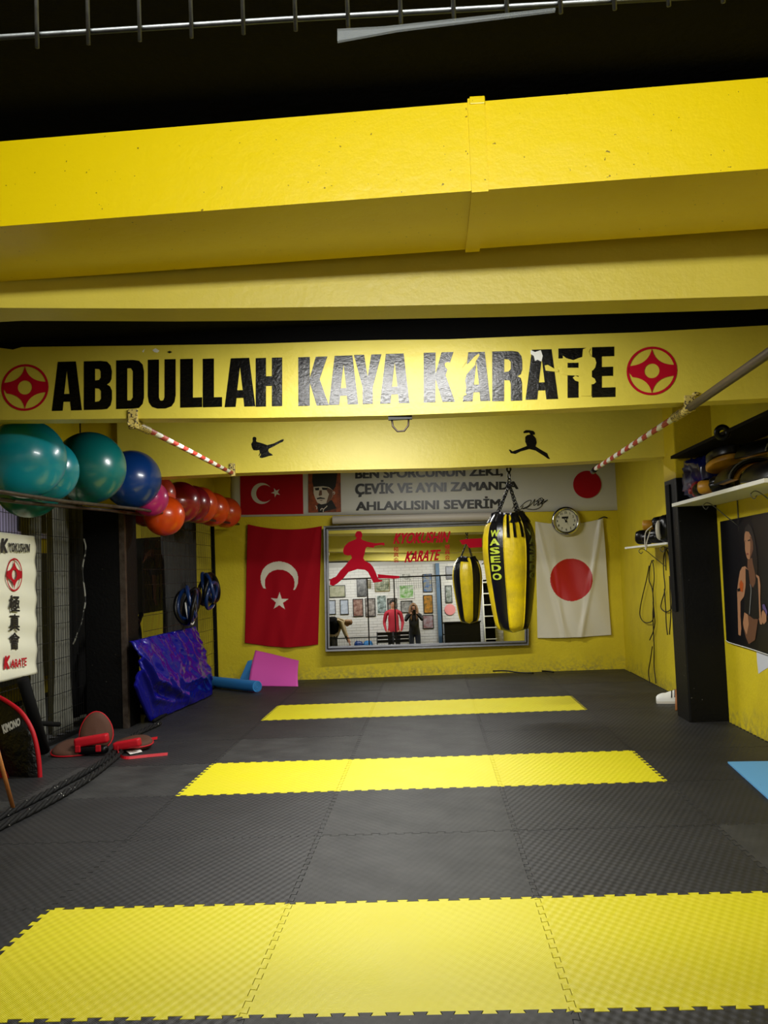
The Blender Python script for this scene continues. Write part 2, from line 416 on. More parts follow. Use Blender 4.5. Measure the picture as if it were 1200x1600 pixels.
# white painted bricks of the wall behind the camera (seen in the mirror)
mb = MB()
for r in range(36):
    x = -2.2 - (.115 if r % 2 else 0)
    while x < 2.95:
        d = random.uniform(-.002, .003)
        mb.box((x+.005, -4.665, r*.075+.005), (min(x+.225, XR), -4.652+d, r*.075+.07)); x += .23
tag(mb.build('brick', M['brick'], wf), kind='stuff')
# header walls above the fences on the left
wallbox('wall_header_left', M['wall2'], XH-.3, XH-.02, lambda x: 6.16, lambda x: yb(BACK, x), 2.15, 3.05)
wallbox('wall_header_side', M['wall2'], XF-.3, XF+.01, lambda x: yb(ABD, x)+.2, lambda x: 5.79, 2.3, 3.05)

def beam(name, pl, m, x0, x1, bot_px, dep, top=None):
    """bot_px: lower front edge sampled in the photograph's own slight sag"""
    fr = [pl.at(*q) for q in bot_px]
    if x0 < fr[0].x: fr = [Vector((x0, yb(pl, x0), fr[0].z))] + fr
    if x1 > fr[-1].x: fr = fr + [Vector((x1, yb(pl, x1), fr[-1].z))]
    n = len(fr); v = []
    for p in fr: v += [(p.x, p.y, p.z), (p.x, p.y+dep, p.z+.004), (p.x, p.y+dep, 3.05), (p.x, p.y, 3.05)]
    f = []
    for i in range(n-1):
        a, b = i*4, i*4+4
        f += [(a, b, b+1, a+1), (a+1, b+1, b+2, a+2), (a+3, a, b, b+3)]
    f += [(0, 1, 2, 3), (n*4-4, n*4-1, n*4-2, n*4-3)]
    return struct(MB().add(v, f).build(name, m))
beam('ceiling_beam', ABD, M['beam'], XL, XR+.1, [(0, 656), (200, 654), (400, 653), (620, 649), (850, 640), (1060, 629), (1200, 622)], .19)
beam('ceiling_beam', SIL, M['beam'], -2.2, 2.72, [(375, 739), (500, 735), (700, 731), (860, 724), (1045, 713)], .3)
beam('ceiling_beam', FRB, M['beam'], XL, XR+.1, [(0, 481), (250, 482), (400, 481), (600, 478), (800, 474), (1000, 468), (1200, 462)], .2)
# the black ceiling paint runs down over the top of the lettered beam in an uneven line
tp0 = [ABD.at(x, y, .003) for x, y in ((0,543.5),(20,546),(34,542),(200,540),(400,537),(520,533),(600,531),(700,530),(850,524),(1000,519),(1200,508))]
tp0 = [Vector((XL+.01, yb(ABD, XL)-.003, tp0[0].z+.03))]+tp0+[Vector((XR, yb(ABD, XR)-.003, tp0[-1].z))]
struct(MB().poly([tp0+[Vector((p.x, p.y, 2.95)) for p in reversed(tp0)]], (0, .003, 0)).build('trim_1', M['black_ceiling']))
# columns
cl = struct(MB().bbox((-2.58, 5.79, -.02), (-2.19, 6.17, 3.05), .012).build('column', M['column_left']))
MB().box((-2.235, 5.778, 0), (-2.186, 5.83, 2.0)).build('corner_strip', M['rust'], cl)
cr = struct(MB().bbox((2.70, 5.12, -.02), (3.06, 5.52, 3.05), .012).build('column', M['column_right']))
MB().box((2.684, 5.3, .9), (2.703, 5.42, 1.98)).build('cable_trunking', M['black_matte'], cr)

# ---------------------------------------------------------------- duct
ya = lambda x: -.14-.045*(x-.4)
dt = thing('ventilation_duct', (.4, .1, 2.46), 'glossy yellow rectangular air duct crossing the ceiling in front of the beams', 'duct')
TF = 2.733
def duct_sec(x0, x1, g=0.0):
    z0, z1 = 2.460-g, TF+g
    v = [(x, y, z) for x in (x0, x1) for (y, z) in ((ya(x)-g, z0), (ya(x)+.53+g, z0), (ya(x)+.53+g, z1), (ya(x)-g, z1))]
    return MB().add(v, [(0,1,2,3),(7,6,5,4),(0,4,5,1),(1,5,6,2),(2,6,7,3),(3,7,4,0)])
for a, b in ((-4.0, .82), (.85, 3.0)): duct_sec(a, b).build('duct_section', M['duct'], dt)
duct_sec(.80, .85, .008).build('duct_flange', M['duct'], dt)
MB().bbox((.806, ya(.83)-.012, TF-.012), (.852, ya(.83)+.03, TF+.012), .003).build('corner_clip', M['duct'], dt)

# ---------------------------------------------------------------- wire gate close to the camera
GY = -2.05
wg = thing('wire_gate', (.7, GY, 0), 'galvanised welded wire panel in a black frame over the gateway, seen at the very top', 'gate')
mb = MB()
xs = [-.5+i*.0535 for i in range(34)]
for i, x in enumerate(xs):
    if -.5 < x < 1.25: mb.tube([(x, GY, 1.882), (x, GY, 2.16)], .0023, 6)
for z in (1.897, 1.952, 2.007, 2.062, 2.117): mb.tube([(-.5, GY+.004, z+.004), (.5, GY+.004, z), (1.25, GY+.004, z-.008)], .0030, 6)
tag(mb.build('wire_mesh', M['galv'], wg, smooth=True), kind='stuff')
for x in (-.52, .135, 1.27): MB().box((x-.015, GY-.015, 0), (x+.015, GY+.015, 2.18)).build('post', M['dark_steel'], wg)
MB().box((-1.9, GY-.015, 2.15), (1.9, GY+.015, 2.18)).build('top_rail', M['dark_steel'], wg)
for x0, x1 in ((-1.9, .135), (1.27, 1.9)):
    MB().box((x0, GY-.01, .72), (x1, GY+.01, .745)).build('middle_rail', M['dark_steel'], wg)
    mb = MB(); n = int((x1-x0)/.06)
    for i in range(n): mb.tube([(x0+i*.06, GY, .04), (x0+i*.06, GY, .74)], .002, 4)
    for z in (.2, .35, .5, .65): mb.tube([(x0, GY, z), (x1, GY, z)], .002, 4)
    tag(mb.build('wire_mesh', M['dark_steel'], wg), kind='stuff')
GP = YP(GY-.02)
sl = decal('plastic_strip', GP, [[(527, 45), (600, 41), (868, 12), (868, 16), (620, 47), (527, 64)]], M['glass'], off=0, th=.004)
tag(sl, 'clear plastic strip tied to the wire panel at the top of the picture', 'strip')

# ---------------------------------------------------------------- big lettering
G = dict(
 A=[[(0,0),(.2,1),(.8,1),(1,0),(.64,0),(.61,.18),(.39,.18),(.36,0)], [(.41,.34),(.59,.34),(.5,.82)]],
 B=[[(0,0),(0,1),(.6,1),(.83,.98),(.95,.9),(1,.78),(.98,.62),(.92,.55),(.82,.51),(.93,.47),(1,.38),(1,.2),(.95,.08),(.83,.01),(.65,0)], [(.4,.6),(.4,.84),(.55,.83),(.6,.78),(.6,.66),(.54,.61)], [(.4,.16),(.4,.44),(.54,.43),(.61,.38),(.61,.22),(.54,.17)]],
 D=[[(0,0),(0,1),(.6,1),(.82,.98),(.95,.9),(1,.76),(1,.22),(.95,.09),(.82,.01),(.6,0)], [(.4,.17),(.4,.83),(.53,.83),(.6,.77),(.6,.23),(.53,.17)]],
 U=[[(0,1),(.4,1),(.4,.22),(.44,.16),(.5,.15),(.56,.16),(.6,.22),(.6,1),(1,1),(1,.25),(.96,.12),(.85,.03),(.65,-.01),(.35,-.01),(.15,.03),(.04,.12),(0,.25)]],
 L=[[(0,0),(0,1),(.58,1),(.58,.2),(1,.2),(1,0)]],
 H=[[(0,0),(0,1),(.39,1),(.39,.62),(.61,.62),(.61,1),(1,1),(1,0),(.61,0),(.61,.42),(.39,.42),(.39,0)]],
 K=[[(0,0),(0,1),(.38,1),(.38,.58),(.57,1),(.95,1),(.7,.54),(1,0),(.6,0),(.38,.46),(.38,0)]],
 Y=[[(0,1),(.37,1),(.5,.56),(.63,1),(1,1),(.69,.34),(.69,0),(.31,0),(.31,.34)]],
 R=[[(0,0),(0,1),(.65,1),(.86,.98),(.97,.89),(1,.78),(1,.62),(.95,.53),(.84,.49),(.95,.45),(.99,.36),(1,0),(.62,0),(.62,.34),(.58,.41),(.4,.42),(.4,0)], [(.4,.58),(.4,.84),(.55,.83),(.62,.78),(.62,.64),(.55,.59)]],
 T=[[(0,.8),(0,1),(1,1),(1,.8),(.72,.8),(.72,0),(.33,0),(.33,.8)]],
 E=[[(0,0),(0,1),(.95,1),(.95,.81),(.42,.81),(.42,.6),(.9,.6),(.9,.42),(.42,.42),(.42,.19),(1,.19),(1,0)]])
ROW = [('A',81,128,565,641.5),('B',131,175,564,640),('D',181.5,225,562.5,638.5),('U',231,274.5,561.5,637.5),('L',281.5,316,560.5,636.5),('L',316.8,347,560.2,636),('A',351,399,559.5,635.5),('H',399.5,441,559,635),
 ('K',466,514,557.5,634),('A',513.6,560,555.6,632.4),('Y',553,596,554,631.5),('A',593.5,640,552.6,630.6),
 ('K',662,711,550.5,628.5),('A',723,766,550,627),('R',769,816,548.5,626.5),('A',821,872,546,624),('T',872.5,916,544,621.5),('E',925,961.5,542,620.5)]
words = [('large black painted lettering, the eight-letter first word at the left of the beam', 8), ('large black glossy lettering, the short four-letter middle word of the beam', 4), ('large black lettering of the last word, cut through by two fighter figures', 6)]
i0 = 0
for lab, n in words:
    row = ROW[i0:i0+n]; i0 += n
    t = thing('sign_lettering', ABD.at((row[0][1]+row[-1][2])/2, 640), lab, 'lettering', None)
    for ch, xa, xb, yt, ybm in row:
        sk = -.028*(xb-xa)
        fn = quad(ABD, (xa, yt-sk/2), (xb, yt+sk/2), (xb, ybm+sk/2), (xa, ybm-sk/2), .002)
        MB().poly([[fn(*q) for q in r] for r in G[ch]], (0, .0015, 0)).build('letter', M['black_letter'], t)
    if n == 6:
        decal('fighter_cutout', ABD, [[(916,100),(920,89),(932,86),(944,90),(950,105),(975,100),(1000,118),(1008,105),(1014,80),(1024,72),(1034,80),(1018,100),(1005,118),(1040,92),(1070,58),(1092,42),(1098,50),(1078,82),(1076,100),(1052,125),(1030,150),(1022,180),(1028,215),(1024,245),(1030,255),(1015,262),(1008,275),(985,268),(960,200),(938,150),(932,125),(920,112)]], M['beam'], t, off=.0045, sc=3.3333, ox=420, oy=540)
        decal('fighter_cutout', ABD, [[(-2,284),(20,300),(60,310),(96,296),(112,292),(116,246),(140,236),(160,240),(150,262),(165,290),(186,298),(194,325),(188,352),(176,368),(168,372),(168,408),(186,420),(192,438),(180,450),(165,452),(165,520),(105,520),(100,440),(70,430),(56,412),(70,402),(100,412),(95,402),(20,398),(-8,392),(-8,345),(20,355),(98,355),(100,325),(20,326),(-2,318)]], M['beam'], t, off=.0045, sc=3.75, ox=880, oy=480)
        decal('fighter_cutout', ABD, [[(502,142),(512,140),(532,152),(545,155),(545,162),(520,160),(505,158)]], M['beam'], t, off=.0045, sc=2, ox=600, oy=500)
d = decal('paint_chip', ABD, [[(829,547),(836,550),(845,547),(848,556),(846,565),(840,562),(836,564),(834,556),(829,553)]], M['white'], off=.0055)
tag(d, 'white chip of peeled paint at the top of the beam lettering', 'chip')
d = decal('paint_chip', ABD, [[(222,549),(226,545),(224,551)], ], M['white'], off=.003); tag(d, 'tiny white paint scratch above the first word, the left of the two', 'chip')
d = decal('paint_chip', ABD, [[(238,547),(243,544),(249,548),(246,551),(241,550)]], M['white'], off=.003); tag(d, 'small white starry paint chip above the first word, near the dark one', 'chip')
d = decal('paint_chip', ABD, [[(261,550),(265,548),(269,550),(265,552)]], M['black_matte'], off=.003); tag(d, 'small dark paint chip above the first word', 'chip')

def emblem(name, pl, fn, m, label, parent=None, off=.003):
    """disc emblem; fn(u,v) maps -1..1 to 3D"""
    def bez(a, c, b, n=10): return [tuple((1-t)**2*a[k]+2*t*(1-t)*c[k]+t*t*b[k] for k in (0, 1)) for t in [i/n for i in range(n)]]
    star = bez((0, .93), (.12, .25), (.92, .22)) + [(.92, .22), (.93, 0)] + bez((.92, -.22), (.12, -.25), (0, -.93)) + bez((0, -.93), (-.12, -.25), (-.92, -.22)) + [(-.93, 0)] + bez((-.92, .22), (-.12, .25), (0, .93))
    circ = lambda r, n=40: [(r*math.cos(2*PI*i/n), r*math.sin(2*PI*i/n)) for i in range(n)]
    t = thing(name, fn(0, -1), label, 'emblem') if parent is None else parent
    MB().poly([[fn(*q) for q in circ(1)], [fn(*q) for q in circ(.9)]]).build('emblem_ring', m, t)
    MB().poly([[fn(*q) for q in star], [fn(*q) for q in circ(.3, 28)]]).build('emblem_star', m, t)
    return t
def disc_fn(pl, cx, cy, rx, ry, off=.003, sk=-.028): return lambda u, v: pl.at(cx+u*rx, cy-v*ry+u*rx*sk, off)
emblem('round_emblem', ABD, disc_fn(ABD, 39, 605.5, 37, 36.5), M['red_vinyl'], 'round red martial arts emblem at the left end of the lettered beam')
emblem('round_emblem', ABD, disc_fn(ABD, 1018.5, 579.5, 39.5, 38), M['red_vinyl'], 'round red martial arts emblem at the right end of the lettered beam')

# silhouettes on the second beam
d = decal('fighter_silhouette', SIL, [[(978,340),(982,332),(990,330),(1000,333),(1003,343),(1000,355),(1005,362),(1030,368),(1055,376),(1070,382),(1110,372),(1140,357),(1158,348),(1170,344),(1175,351),(1166,362),(1150,368),(1110,390),(1080,405),(1076,415),(1082,428),(1100,438),(1106,446),(1080,450),(1060,457),(1035,463),(1022,458),(1030,440),(1028,432),(1020,452),(1016,448),(1024,428),(1020,412),(1005,415),(985,414),(976,400),(970,375),(980,358)]], M['black_letter'], sc=4, ox=150, oy=600)
tag(d, 'small black sticker of a fighter doing a side kick, on the left of the beam', 'sticker')
d = decal('fighter_silhouette', SIL, [[(773,224),(785,216),(800,216),(820,220),(828,230),(826,238),(818,238),(832,255),(836,275),(830,292),(850,305),(885,325),(890,338),(898,352),(888,350),(870,337),(830,312),(800,305),(760,316),(735,328),(714,324),(705,308),(712,308),(722,316),(760,302),(790,290),(782,270),(782,248),(790,240),(806,236),(800,228),(785,230),(775,231)]], M['black_letter'], sc=3, ox=560, oy=600)
tag(d, 'small black sticker of a leaping fighter, on the right of the beam', 'sticker')

# ---------------------------------------------------------------- pull-up bars
def bar(a, b, ra, label, tail=None):
    a = Vector(a); b = Vector(b); t = thing('pull_up_bar', (a+b)/2, label, 'bar')
    N = 34; d = (b-a)/N; ax = (b-a).normalized(); u = ax.orthogonal().normalized(); v = ax.cross(u)
    K = 12; vs = []; fs = []; mi = []
    SUB = 136
    for i in range(SUB+1):
        for k in range(K): g = 2*PI*k/K; vs.append(a+(b-a)*(i/SUB)+(u*math.cos(g)+v*math.sin(g))*ra)
    mb = MB()
    for i in range(SUB):
        for k in range(K):
            ph = (i/SUB)*(b-a).length/.27 + k/K*.7
            mb.f.append((i*K+k, i*K+(k+1) % K, (i+1)*K+(k+1) % K, (i+1)*K+k)); mb.m.append(1 if (ph % 1) < .5 else 0)
    mb.v = vs; mb.build('striped_tube', [M['white'], M['red_tape']], t, smooth=True)
    return t
M['red_tape'] = mat('red_tape', 'a83028', .5)
M['old_paint'] = mat('chipped_cream_paint', 'c4b060', .5, speck=(60, .55, '3a3020'))
M['grey_tube'] = mat('grey_brown_tube', '5a5048', .45, metal=.3)
la = ABD.at(215, 652); lb = SIL.at(363, 736)
la = Vector((lb.x+.0, la.y, la.z)) if abs(la.x-lb.x) < .25 else la
t = bar(la+Vector((0, .05, -.03)), lb+Vector((0, -.02, -.02)), .019, 'red and white striped pull-up bar hanging at the left, between two beams')
MB().bbox(la+Vector((-.03, -.015, -.07)), la+Vector((.03, .02, .05)), .006).build('bracket', M['old_paint'], t)
MB().tube([la+Vector((0, -.03, -.035)), la+Vector((0, .3, -.035))], .026, 14).build('sleeve', M['old_paint'], t, smooth=False)
MB().torus(la+Vector((0, -.032, -.035)), .024, .006, (0, 1, 0), 20, 6).build('sleeve_rim', M['old_paint'], t, smooth=True)
MB().bbox(lb+Vector((-.02, -.03, -.05)), lb+Vector((.03, .01, .07)), .006).build('bracket', M['old_paint'], t)
ra_ = ABD.at(1078, 634); rb = SIL.at(927, 731)
t = bar(ra_+Vector((0, -.02, -.01)), rb+Vector((0, -.02, -.02)), .019, 'red and white striped pull-up bar with a long bare grey tube, at the right')
MB().tube([ra_+Vector((0, .02, -.01)), ra_+Vector((-.012, -2.3, .02))], .023, 14).build('grey_tube', M['grey_tube'], t, smooth=True)
MB().tube([ra_+Vector((0, .35, -.012)), ra_+Vector((0, 0, -.01))], .027, 14).build('sleeve', M['old_paint'], t)
MB().bbox(ra_+Vector((-.03, -.012, -.03)), ra_+Vector((.03, .02, .06)), .006).build('bracket', M['old_paint'], t)
MB().tube([rb+Vector((0, -.12, -.02)), rb+Vector((0, .03, -.03))], .024, 10).build('end_plug', M['dark_steel'], t, smooth=True)
# ring hook under the lettered beam
hk = ABD.at(625, 651); t = thing('ring_hook', hk, 'small rusty ring hook under the middle of the lettered beam', 'hook')
MB().box(hk+Vector((-.07, .02, -.012)), hk+Vector((.07, .06, .02))).build('plate', M['dark_steel'], t)
MB().tube([hk+Vector((-.05, .04, -.01)), hk+Vector((-.045, .04, -.05)), hk+Vector((-.02, .04, -.08)), hk+Vector((.02, .04, -.08)), hk+Vector((.045, .04, -.05)), hk+Vector((.05, .04, -.01))], .006, 8).build('ring', M['rust'], t, smooth=True)
s_ = ABD.at(1087, 616)
tag(MB().ell(s_+Vector((0, -.006, 0)), (.022, .012, .012)).build('wall_bolt', M['old_paint'], smooth=True), 'small painted bolt head near the lower right of the lettered beam', 'bolt')

# ---------------------------------------------------------------- far wall: banner, flags, clock, mirror
def cloth(name, pl, tl, tr, br, bl, fold, nx, ny, cls, mats, label, cat, off=.02, thick=.003, sag=0, sagb=0):
    fn = quad(pl, tl, tr, br, bl, off)
    nn = pl.n if pl.n.dot(ray(600, 800)) < 0 else -pl.n
    def f(u, v):
        p = fn(u, 1-v)
        p = p + Vector((0, 0, -sag*4*u*(1-u)*(1-v) - sagb*math.sin(u*PI)*v))
        return p + nn*fold(u, v)
    o = MB().sheet(f, nx, ny, cls, thick, nn).build(name, mats, smooth=True, recalc=False)
    return tag(o, label, cat)
bn = thing('wide_banner', BACK.at(660, 805), 'long white banner with two flags, a portrait and black slogan, high on the far wall', 'banner')
fn = quad(BACK, (361, 725), (979, 706), (979, 797), (361, 808), .012)
o = MB().sheet(lambda u, v: fn(u, 1-v)+Vector((0, -.004*math.sin(u*19)*math.sin(v*3), 0)), 80, 8, None, .004, (0, -1, 0)).build('banner_sheet', M['white_banner'], bn, smooth=True, recalc=False)
BO = .02
def star_pts(cx, cy, r, rot=0, n=5, k=.382):
    return [(cx+(r if i % 2 == 0 else r*k)*math.sin(rot+i*PI/n), cy-(r if i % 2 == 0 else r*k)*math.cos(rot+i*PI/n)) for i in range(2*n)]
def crescent(cx, cy, R, dx, r, n=28, ang=0):
    """outer circle minus inner circle shifted by dx along ang"""
    x = (dx*dx+R*R-r*r)/(2*dx); h = math.sqrt(R*R-x*x); a = math.atan2(h, x); b = math.atan2(h, x-dx)
    o = [(R*math.cos(a+(2*PI-2*a)*i/n), R*math.sin(a+(2*PI-2*a)*i/n)) for i in range(n+1)]
    i_ = [(dx+r*math.cos(2*PI-b-(2*PI-2*b)*i/n), r*math.sin(2*PI-b-(2*PI-2*b)*i/n)) for i in range(1, n)]
    c, s = math.cos(ang), math.sin(ang)
    return [(cx+x*c-y*s, cy+x*s+y*c) for x, y in o+i_]
decal('printed_flag', BACK, [[(375,737),(473,736),(474,803),(376,804.5)]], M['red_print'], bn, BO)
mw = mat('white_print', 'cfcdc6', .5)
decal('crescent', BACK, [crescent(409, 771, 16.5, 4.3, 13.2)], mw, bn, BO+.003)
decal('star', BACK, [star_pts(431, 769.5, 7.6, -PI/2-.1)], mw, bn, BO+.003)
# portrait
po = decal('portrait_print', BACK, [[(481.5,735),(532,735),(533,800),(482,801)]], mat('rust_print', 'a04a20', .5, var=(14, '3a1a10', .9)), bn, BO)
pb = mat('print_black', '0c0a0a', .5); ps = mat('print_pale_face', 'cfc4b4', .5); psh = mat('print_shadow_face', '6a4a38', .5)
K6 = dict(sc=6.6667, ox=370, oy=730)
def pdec(pts, m, off, nm='print_detail'): decal(nm, BACK, [pts], m, po, off, th=.0008, **K6)
pdec([(790,45),(1050,45),(1040,120),(1030,200),(1005,240),(960,210),(900,200),(800,205),(785,150)], pb, BO+.003, 'fur_hat')
pdec([(838,390),(860,380),(990,340),(1040,430),(950,450),(900,470),(850,470)], pb, BO+.0026, 'uniform_collar')
pdec([(800,205),(900,198),(960,208),(1000,240),(1000,300),(975,345),(930,378),(880,388),(840,370),(815,320),(800,270)], ps, BO+.004, 'face')
pdec([(940,210),(998,238),(998,300),(975,345),(930,376),(945,330),(960,280),(935,240)], psh, BO+.0048)
pdec([(812,218),(858,212),(856,240),(820,242)], pb, BO+.0055)
pdec([(885,212),(945,214),(935,238),(892,236)], pb, BO+.0055)
pdec([(862,240),(885,240),(888,290),(862,298),(852,292)], psh, BO+.0055)
pdec([(832,322),(870,312),(915,322),(920,332),(870,330),(838,336)], pb, BO+.006)
pdec([(855,342),(900,342),(880,352)], psh, BO+.006)
for a in ([(900,470),(905,440),(935,410),(940,400)], [(870,450),(885,430),(905,440)], [(820,400),(835,420),(830,440)], [(1000,270),(1012,255),(1020,270),(1008,285)]):
    mb = MB(); stroke(mb, BACK, [(370+x/6.6667, 730+y/6.6667) for x, y in a], 1.3, BO+.006); mb.build('print_detail', ps, po, recalc=False)
# slogan; the first line is partly hidden by the beam
for body, q in (('BEN SPORCUNUN ZEKİ,', ((555,729.5),(786,724.5),(786,745),(555,750))), ('ÇEVİK VE AYNI ZAMANDA', ((555,750),(810,748),(810,767),(555,777))), ('AHLAKLISINI SEVERİM', ((556,779.5),(782,775),(782,794),(556,798)))):
    text_on('slogan_line', body, quad(BACK, *q, BO+.001), M['grey_text'], bn, .036)
mb = MB()
for pts in ([(800,795),(806,788),(808,793),(803,798),(812,797),(818,790)], [(812,793),(822,784),(830,782),(826,790),(816,795),(824,793),(832,786),(836,780),(834,790),(842,784),(840,790),(848,783),(846,778),(838,783)], [(842,789),(850,780),(846,788),(856,781),(848,785)], [(822,795),(836,796),(846,791),(847,783),(843,779)], [(836,784),(846,782)]):
    stroke(mb, BACK, pts, 1.1, BO+.002)
mb.build('signature', M['ink'], bn, recalc=False)
decal('red_disc', BACK, [[(917.5+22*math.cos(a*PI/24), 757+21.5*math.sin(a*PI/24)) for a in range(48)]], M['red_print'], bn, BO)

# hanging flags
def cls_tr(u, v):
    x = u*116; y = v*190
    c = math.hypot(x-52, y-82) < 29.5 and math.hypot(x-52.5, y-89) > 23.5 and y < 98
    s = star_in(x, y)
    return 1 if (c or s) else 0
_sp = star_pts(53, 117, 15)
def star_in(x, y):
    ins = False; j = len(_sp)-1
    for i in range(len(_sp)):
        (x1, y1), (x2, y2) = _sp[i], _sp[j]
        if (y1 > y) != (y2 > y) and x < (x2-x1)*(y-y1)/(y2-y1)+x1: ins = not ins
        j = i
    return ins
mfw = mat('flag_white', 'd6d0bc', .5)
cloth('hanging_flag', BACK, (387, 819), (503, 822), (497, 1007), (383, 1004),
      lambda u, v: .012+.010*math.sin(u*9+v*2.2)*v+.014*math.exp(-((u-.32-.22*v)/.07)**2)*v+.008*math.sin((u+v*.3)*23)*(.3+.7*v)+.012*math.exp(-((u-.95+v*.3)/.05)**2),
      150, 240, cls_tr, [M['red'], mfw], 'red flag with white crescent and star hanging by its corners on the far wall', 'flag', sag=.055, sagb=.045)
cloth('hanging_flag', BACK, (836, 815), (942, 810), (955, 992), (840, 997),
      lambda u, v: .014+.022*math.exp(-((u-.02-.5*v*.75)/.045)**2)*(1-.2*v)+.020*math.exp(-((u-.97+.55*v*.7)/.04)**2)+.010*math.sin(u*6+v*5)+.008*math.sin((u-v*.5)*16)+.010*math.exp(-((u-.25-.1*v)/.03)**2)*v,
      150, 240, lambda u, v: 1 if math.hypot(u*116-57, (v*184-91)) < 34.5 else 0, [M['white_cloth'], mat('flag_red', 'b81818', .4)],
      'white satin flag with a red disc hanging on the far wall under the clock', 'flag', sag=.05, sagb=.01)
mb = MB(); p0 = BACK.at(387, 819, .03); p1 = BACK.at(503, 822, .03)
tag(MB().tube(curve([BACK.at(935, 812, .02), BACK.at(943, 808, .035), BACK.at(949, 809, .03)], 4), .008, 6).build('flag_cord', M['ink'], smooth=True), 'short dark cord knotted at the upper right corner of the white flag', 'cord')
# clock
ck = BACK.at(884, 814, .06); t = thing('wall_clock', ck-Vector((0, 0, .17)), 'round chrome-rimmed wall clock overlapping the white flag', 'clock')
RX = Matrix.Rotation(PI/2, 4, 'X'); R_ = .183
MB().lathe([(.0, -.03), (R_-.01, -.03), (R_, -.01), (R_, .02), (R_-.01, .04), (R_-.03, .045), (R_-.045, .03), (R_-.05, .012)], ck, 48, RX).build('rim', M['chrome'], t, smooth=True)
MB().lathe([(0, .012), (R_-.048, .012)], ck, 48, RX).build('dial', mat('clock_dial', 'd8d6c4', .5), t)
CKP = Plane(ck+Vector((0, -.014, 0)), (0, 1, 0))
for h in range(1, 13):
    a = h*PI/6; c = ck+Vector((math.sin(a)*.108, -.0155, math.cos(a)*.108)); s = .017
    _, _, asp = text_geo(str(h), .02)
    wd = s*2*asp*.8
    text_on('numeral', str(h), lambda u, v, c=c, wd=wd, s=s: c+Vector(((u-.5)*wd, 0, (v-.5)*s*1.7)), M['ink'], t, .02)
def hand(ang, L, wd, m=M['ink']):
    d = Vector((math.sin(ang), 0, math.cos(ang))); q = Vector((d.z, 0, -d.x)); c = ck+Vector((0, -.019, 0))
    MB().poly([[c-d*.02+q*wd, c+d*L, c-d*.02-q*wd]], (0, .001, 0)).build('clock_hand', m, t)
hand(math.radians(-38), .06, .010); hand(math.radians(25), .075, .008); hand(math.radians(150), .07, .002)
MB().bbox(ck+Vector((-.05, -.017, .03)), ck+Vector((.03, -.0145, .055)), .0008).build('dial_badge', M['ink'], t)

# mirror, leaning a little back at the top
nrm = ray(648, 957).normalized(); MP = Plane(BACK.at(666, 915)+Vector((0, -.085, 0)), nrm)
def mq(x, y, off=0): return MP.at(x, y, off)
mr = thing('wall_mirror', mq(667, 1012), 'large wall mirror in an aluminium frame with red stickers, on the far wall', 'mirror')
O = [(505.5, 822), (826, 811), (826, 1008), (508.5, 1018)]; I = [(513, 829), (820, 819), (820, 1001), (515, 1010)]
MB().poly([[mq(*q) for q in ((511,827),(822,817),(822,1003),(513,1012))]], nrm*.004).build('glass', M['mirror'], mr)
for a in range(4):
    b = (a+1) % 4
    q = [mq(*O[a], .018), mq(*O[b], .018), mq(*I[b], .012), mq(*I[a], .012)]
    MB().poly([q], nrm*.03).build('frame_bar', M['steel'], mr)
    k = lambda t: [mq(O[a][0]*(1-t)+I[a][0]*t, O[a][1]*(1-t)+I[a][1]*t, .02), mq(O[b][0]*(1-t)+I[b][0]*t, O[b][1]*(1-t)+I[b][1]*t, .02)]
    MB().tube(k(.5), .008, 8).build('frame_bead', M['steel'], mr, smooth=True)
C5 = dict(sc=6, ox=500, oy=810)
decal('fighter_sticker', MP, [[(330,145),(343,124),(362,119),(382,122),(395,140),(396,168),(386,188),(400,203),(450,220),(520,233),(575,228),(600,227),(606,240),(602,256),(575,247),(540,252),(512,258),(504,276),(440,266),(428,280),(418,330),(406,372),(420,398),(470,422),(498,456),(525,512),(543,565),(560,575),(582,578),(586,588),(548,597),(500,602),(480,560),(448,500),(420,482),(350,475),(300,492),(268,502),(220,560),(165,608),(125,632),(92,622),(94,575),(120,558),(150,545),(190,490),(230,450),(268,402),(300,372),(288,342),(262,348),(226,338),(216,310),(220,285),(232,258),(270,222),(310,206),(335,196),(342,182),(330,165)]], M['red_vinyl'], mr, .002, th=.001, **C5)
decal('red_sticker', MP, [[(540,523),(640,532),(745,540),(745,560),(690,566),(640,562),(545,560)]], M['red_vinyl'], mr, .002, th=.001, **C5)
decal('red_sticker', MP, [[(718,844),(730,842),(753,841),(753,855),(733,856),(729,850),(722,851)]], M['red_vinyl'], mr, .002, th=.001)
text_on('mirror_lettering', 'KYOKUSHIN', quad(MP, (616,833), (704,830), (702,847.5), (614.5,850), .003), M['red_vinyl'], mr, .045, .25)
text_on('mirror_lettering', 'KARATE', quad(MP, (634,861.5), (689,858.5), (687,875), (632,879), .003), M['red_vinyl'], mr, .045, .25)
for cx, cy in ((619, 867), (699, 863)):
    for i, ch in enumerate('極真会'):
        text_on('mirror_kanji', ch, quad(MP, (cx-4, cy-12.5+i*8.3), (cx+4, cy-12.5+i*8.3), (cx+4, cy-5+i*8.3), (cx-4, cy-5+i*8.3), .003), M['red_vinyl'], mr, .01)
# roller blind housing above the mirror
q0 = BACK.at(520, 813, .06); q1 = BACK.at(800, 806, .06)
mb = MB(); mb.tube([q0, q0.lerp(q1, .5), q1], .055, 18)
tag(mb.build('blind_housing', mat('pale_grey_housing', 'b8b0a4', .5), smooth=False), 'pale grey roller blind housing on the wall above the mirror', 'housing'); autosmooth(bpy.data.objects['blind_housing'])

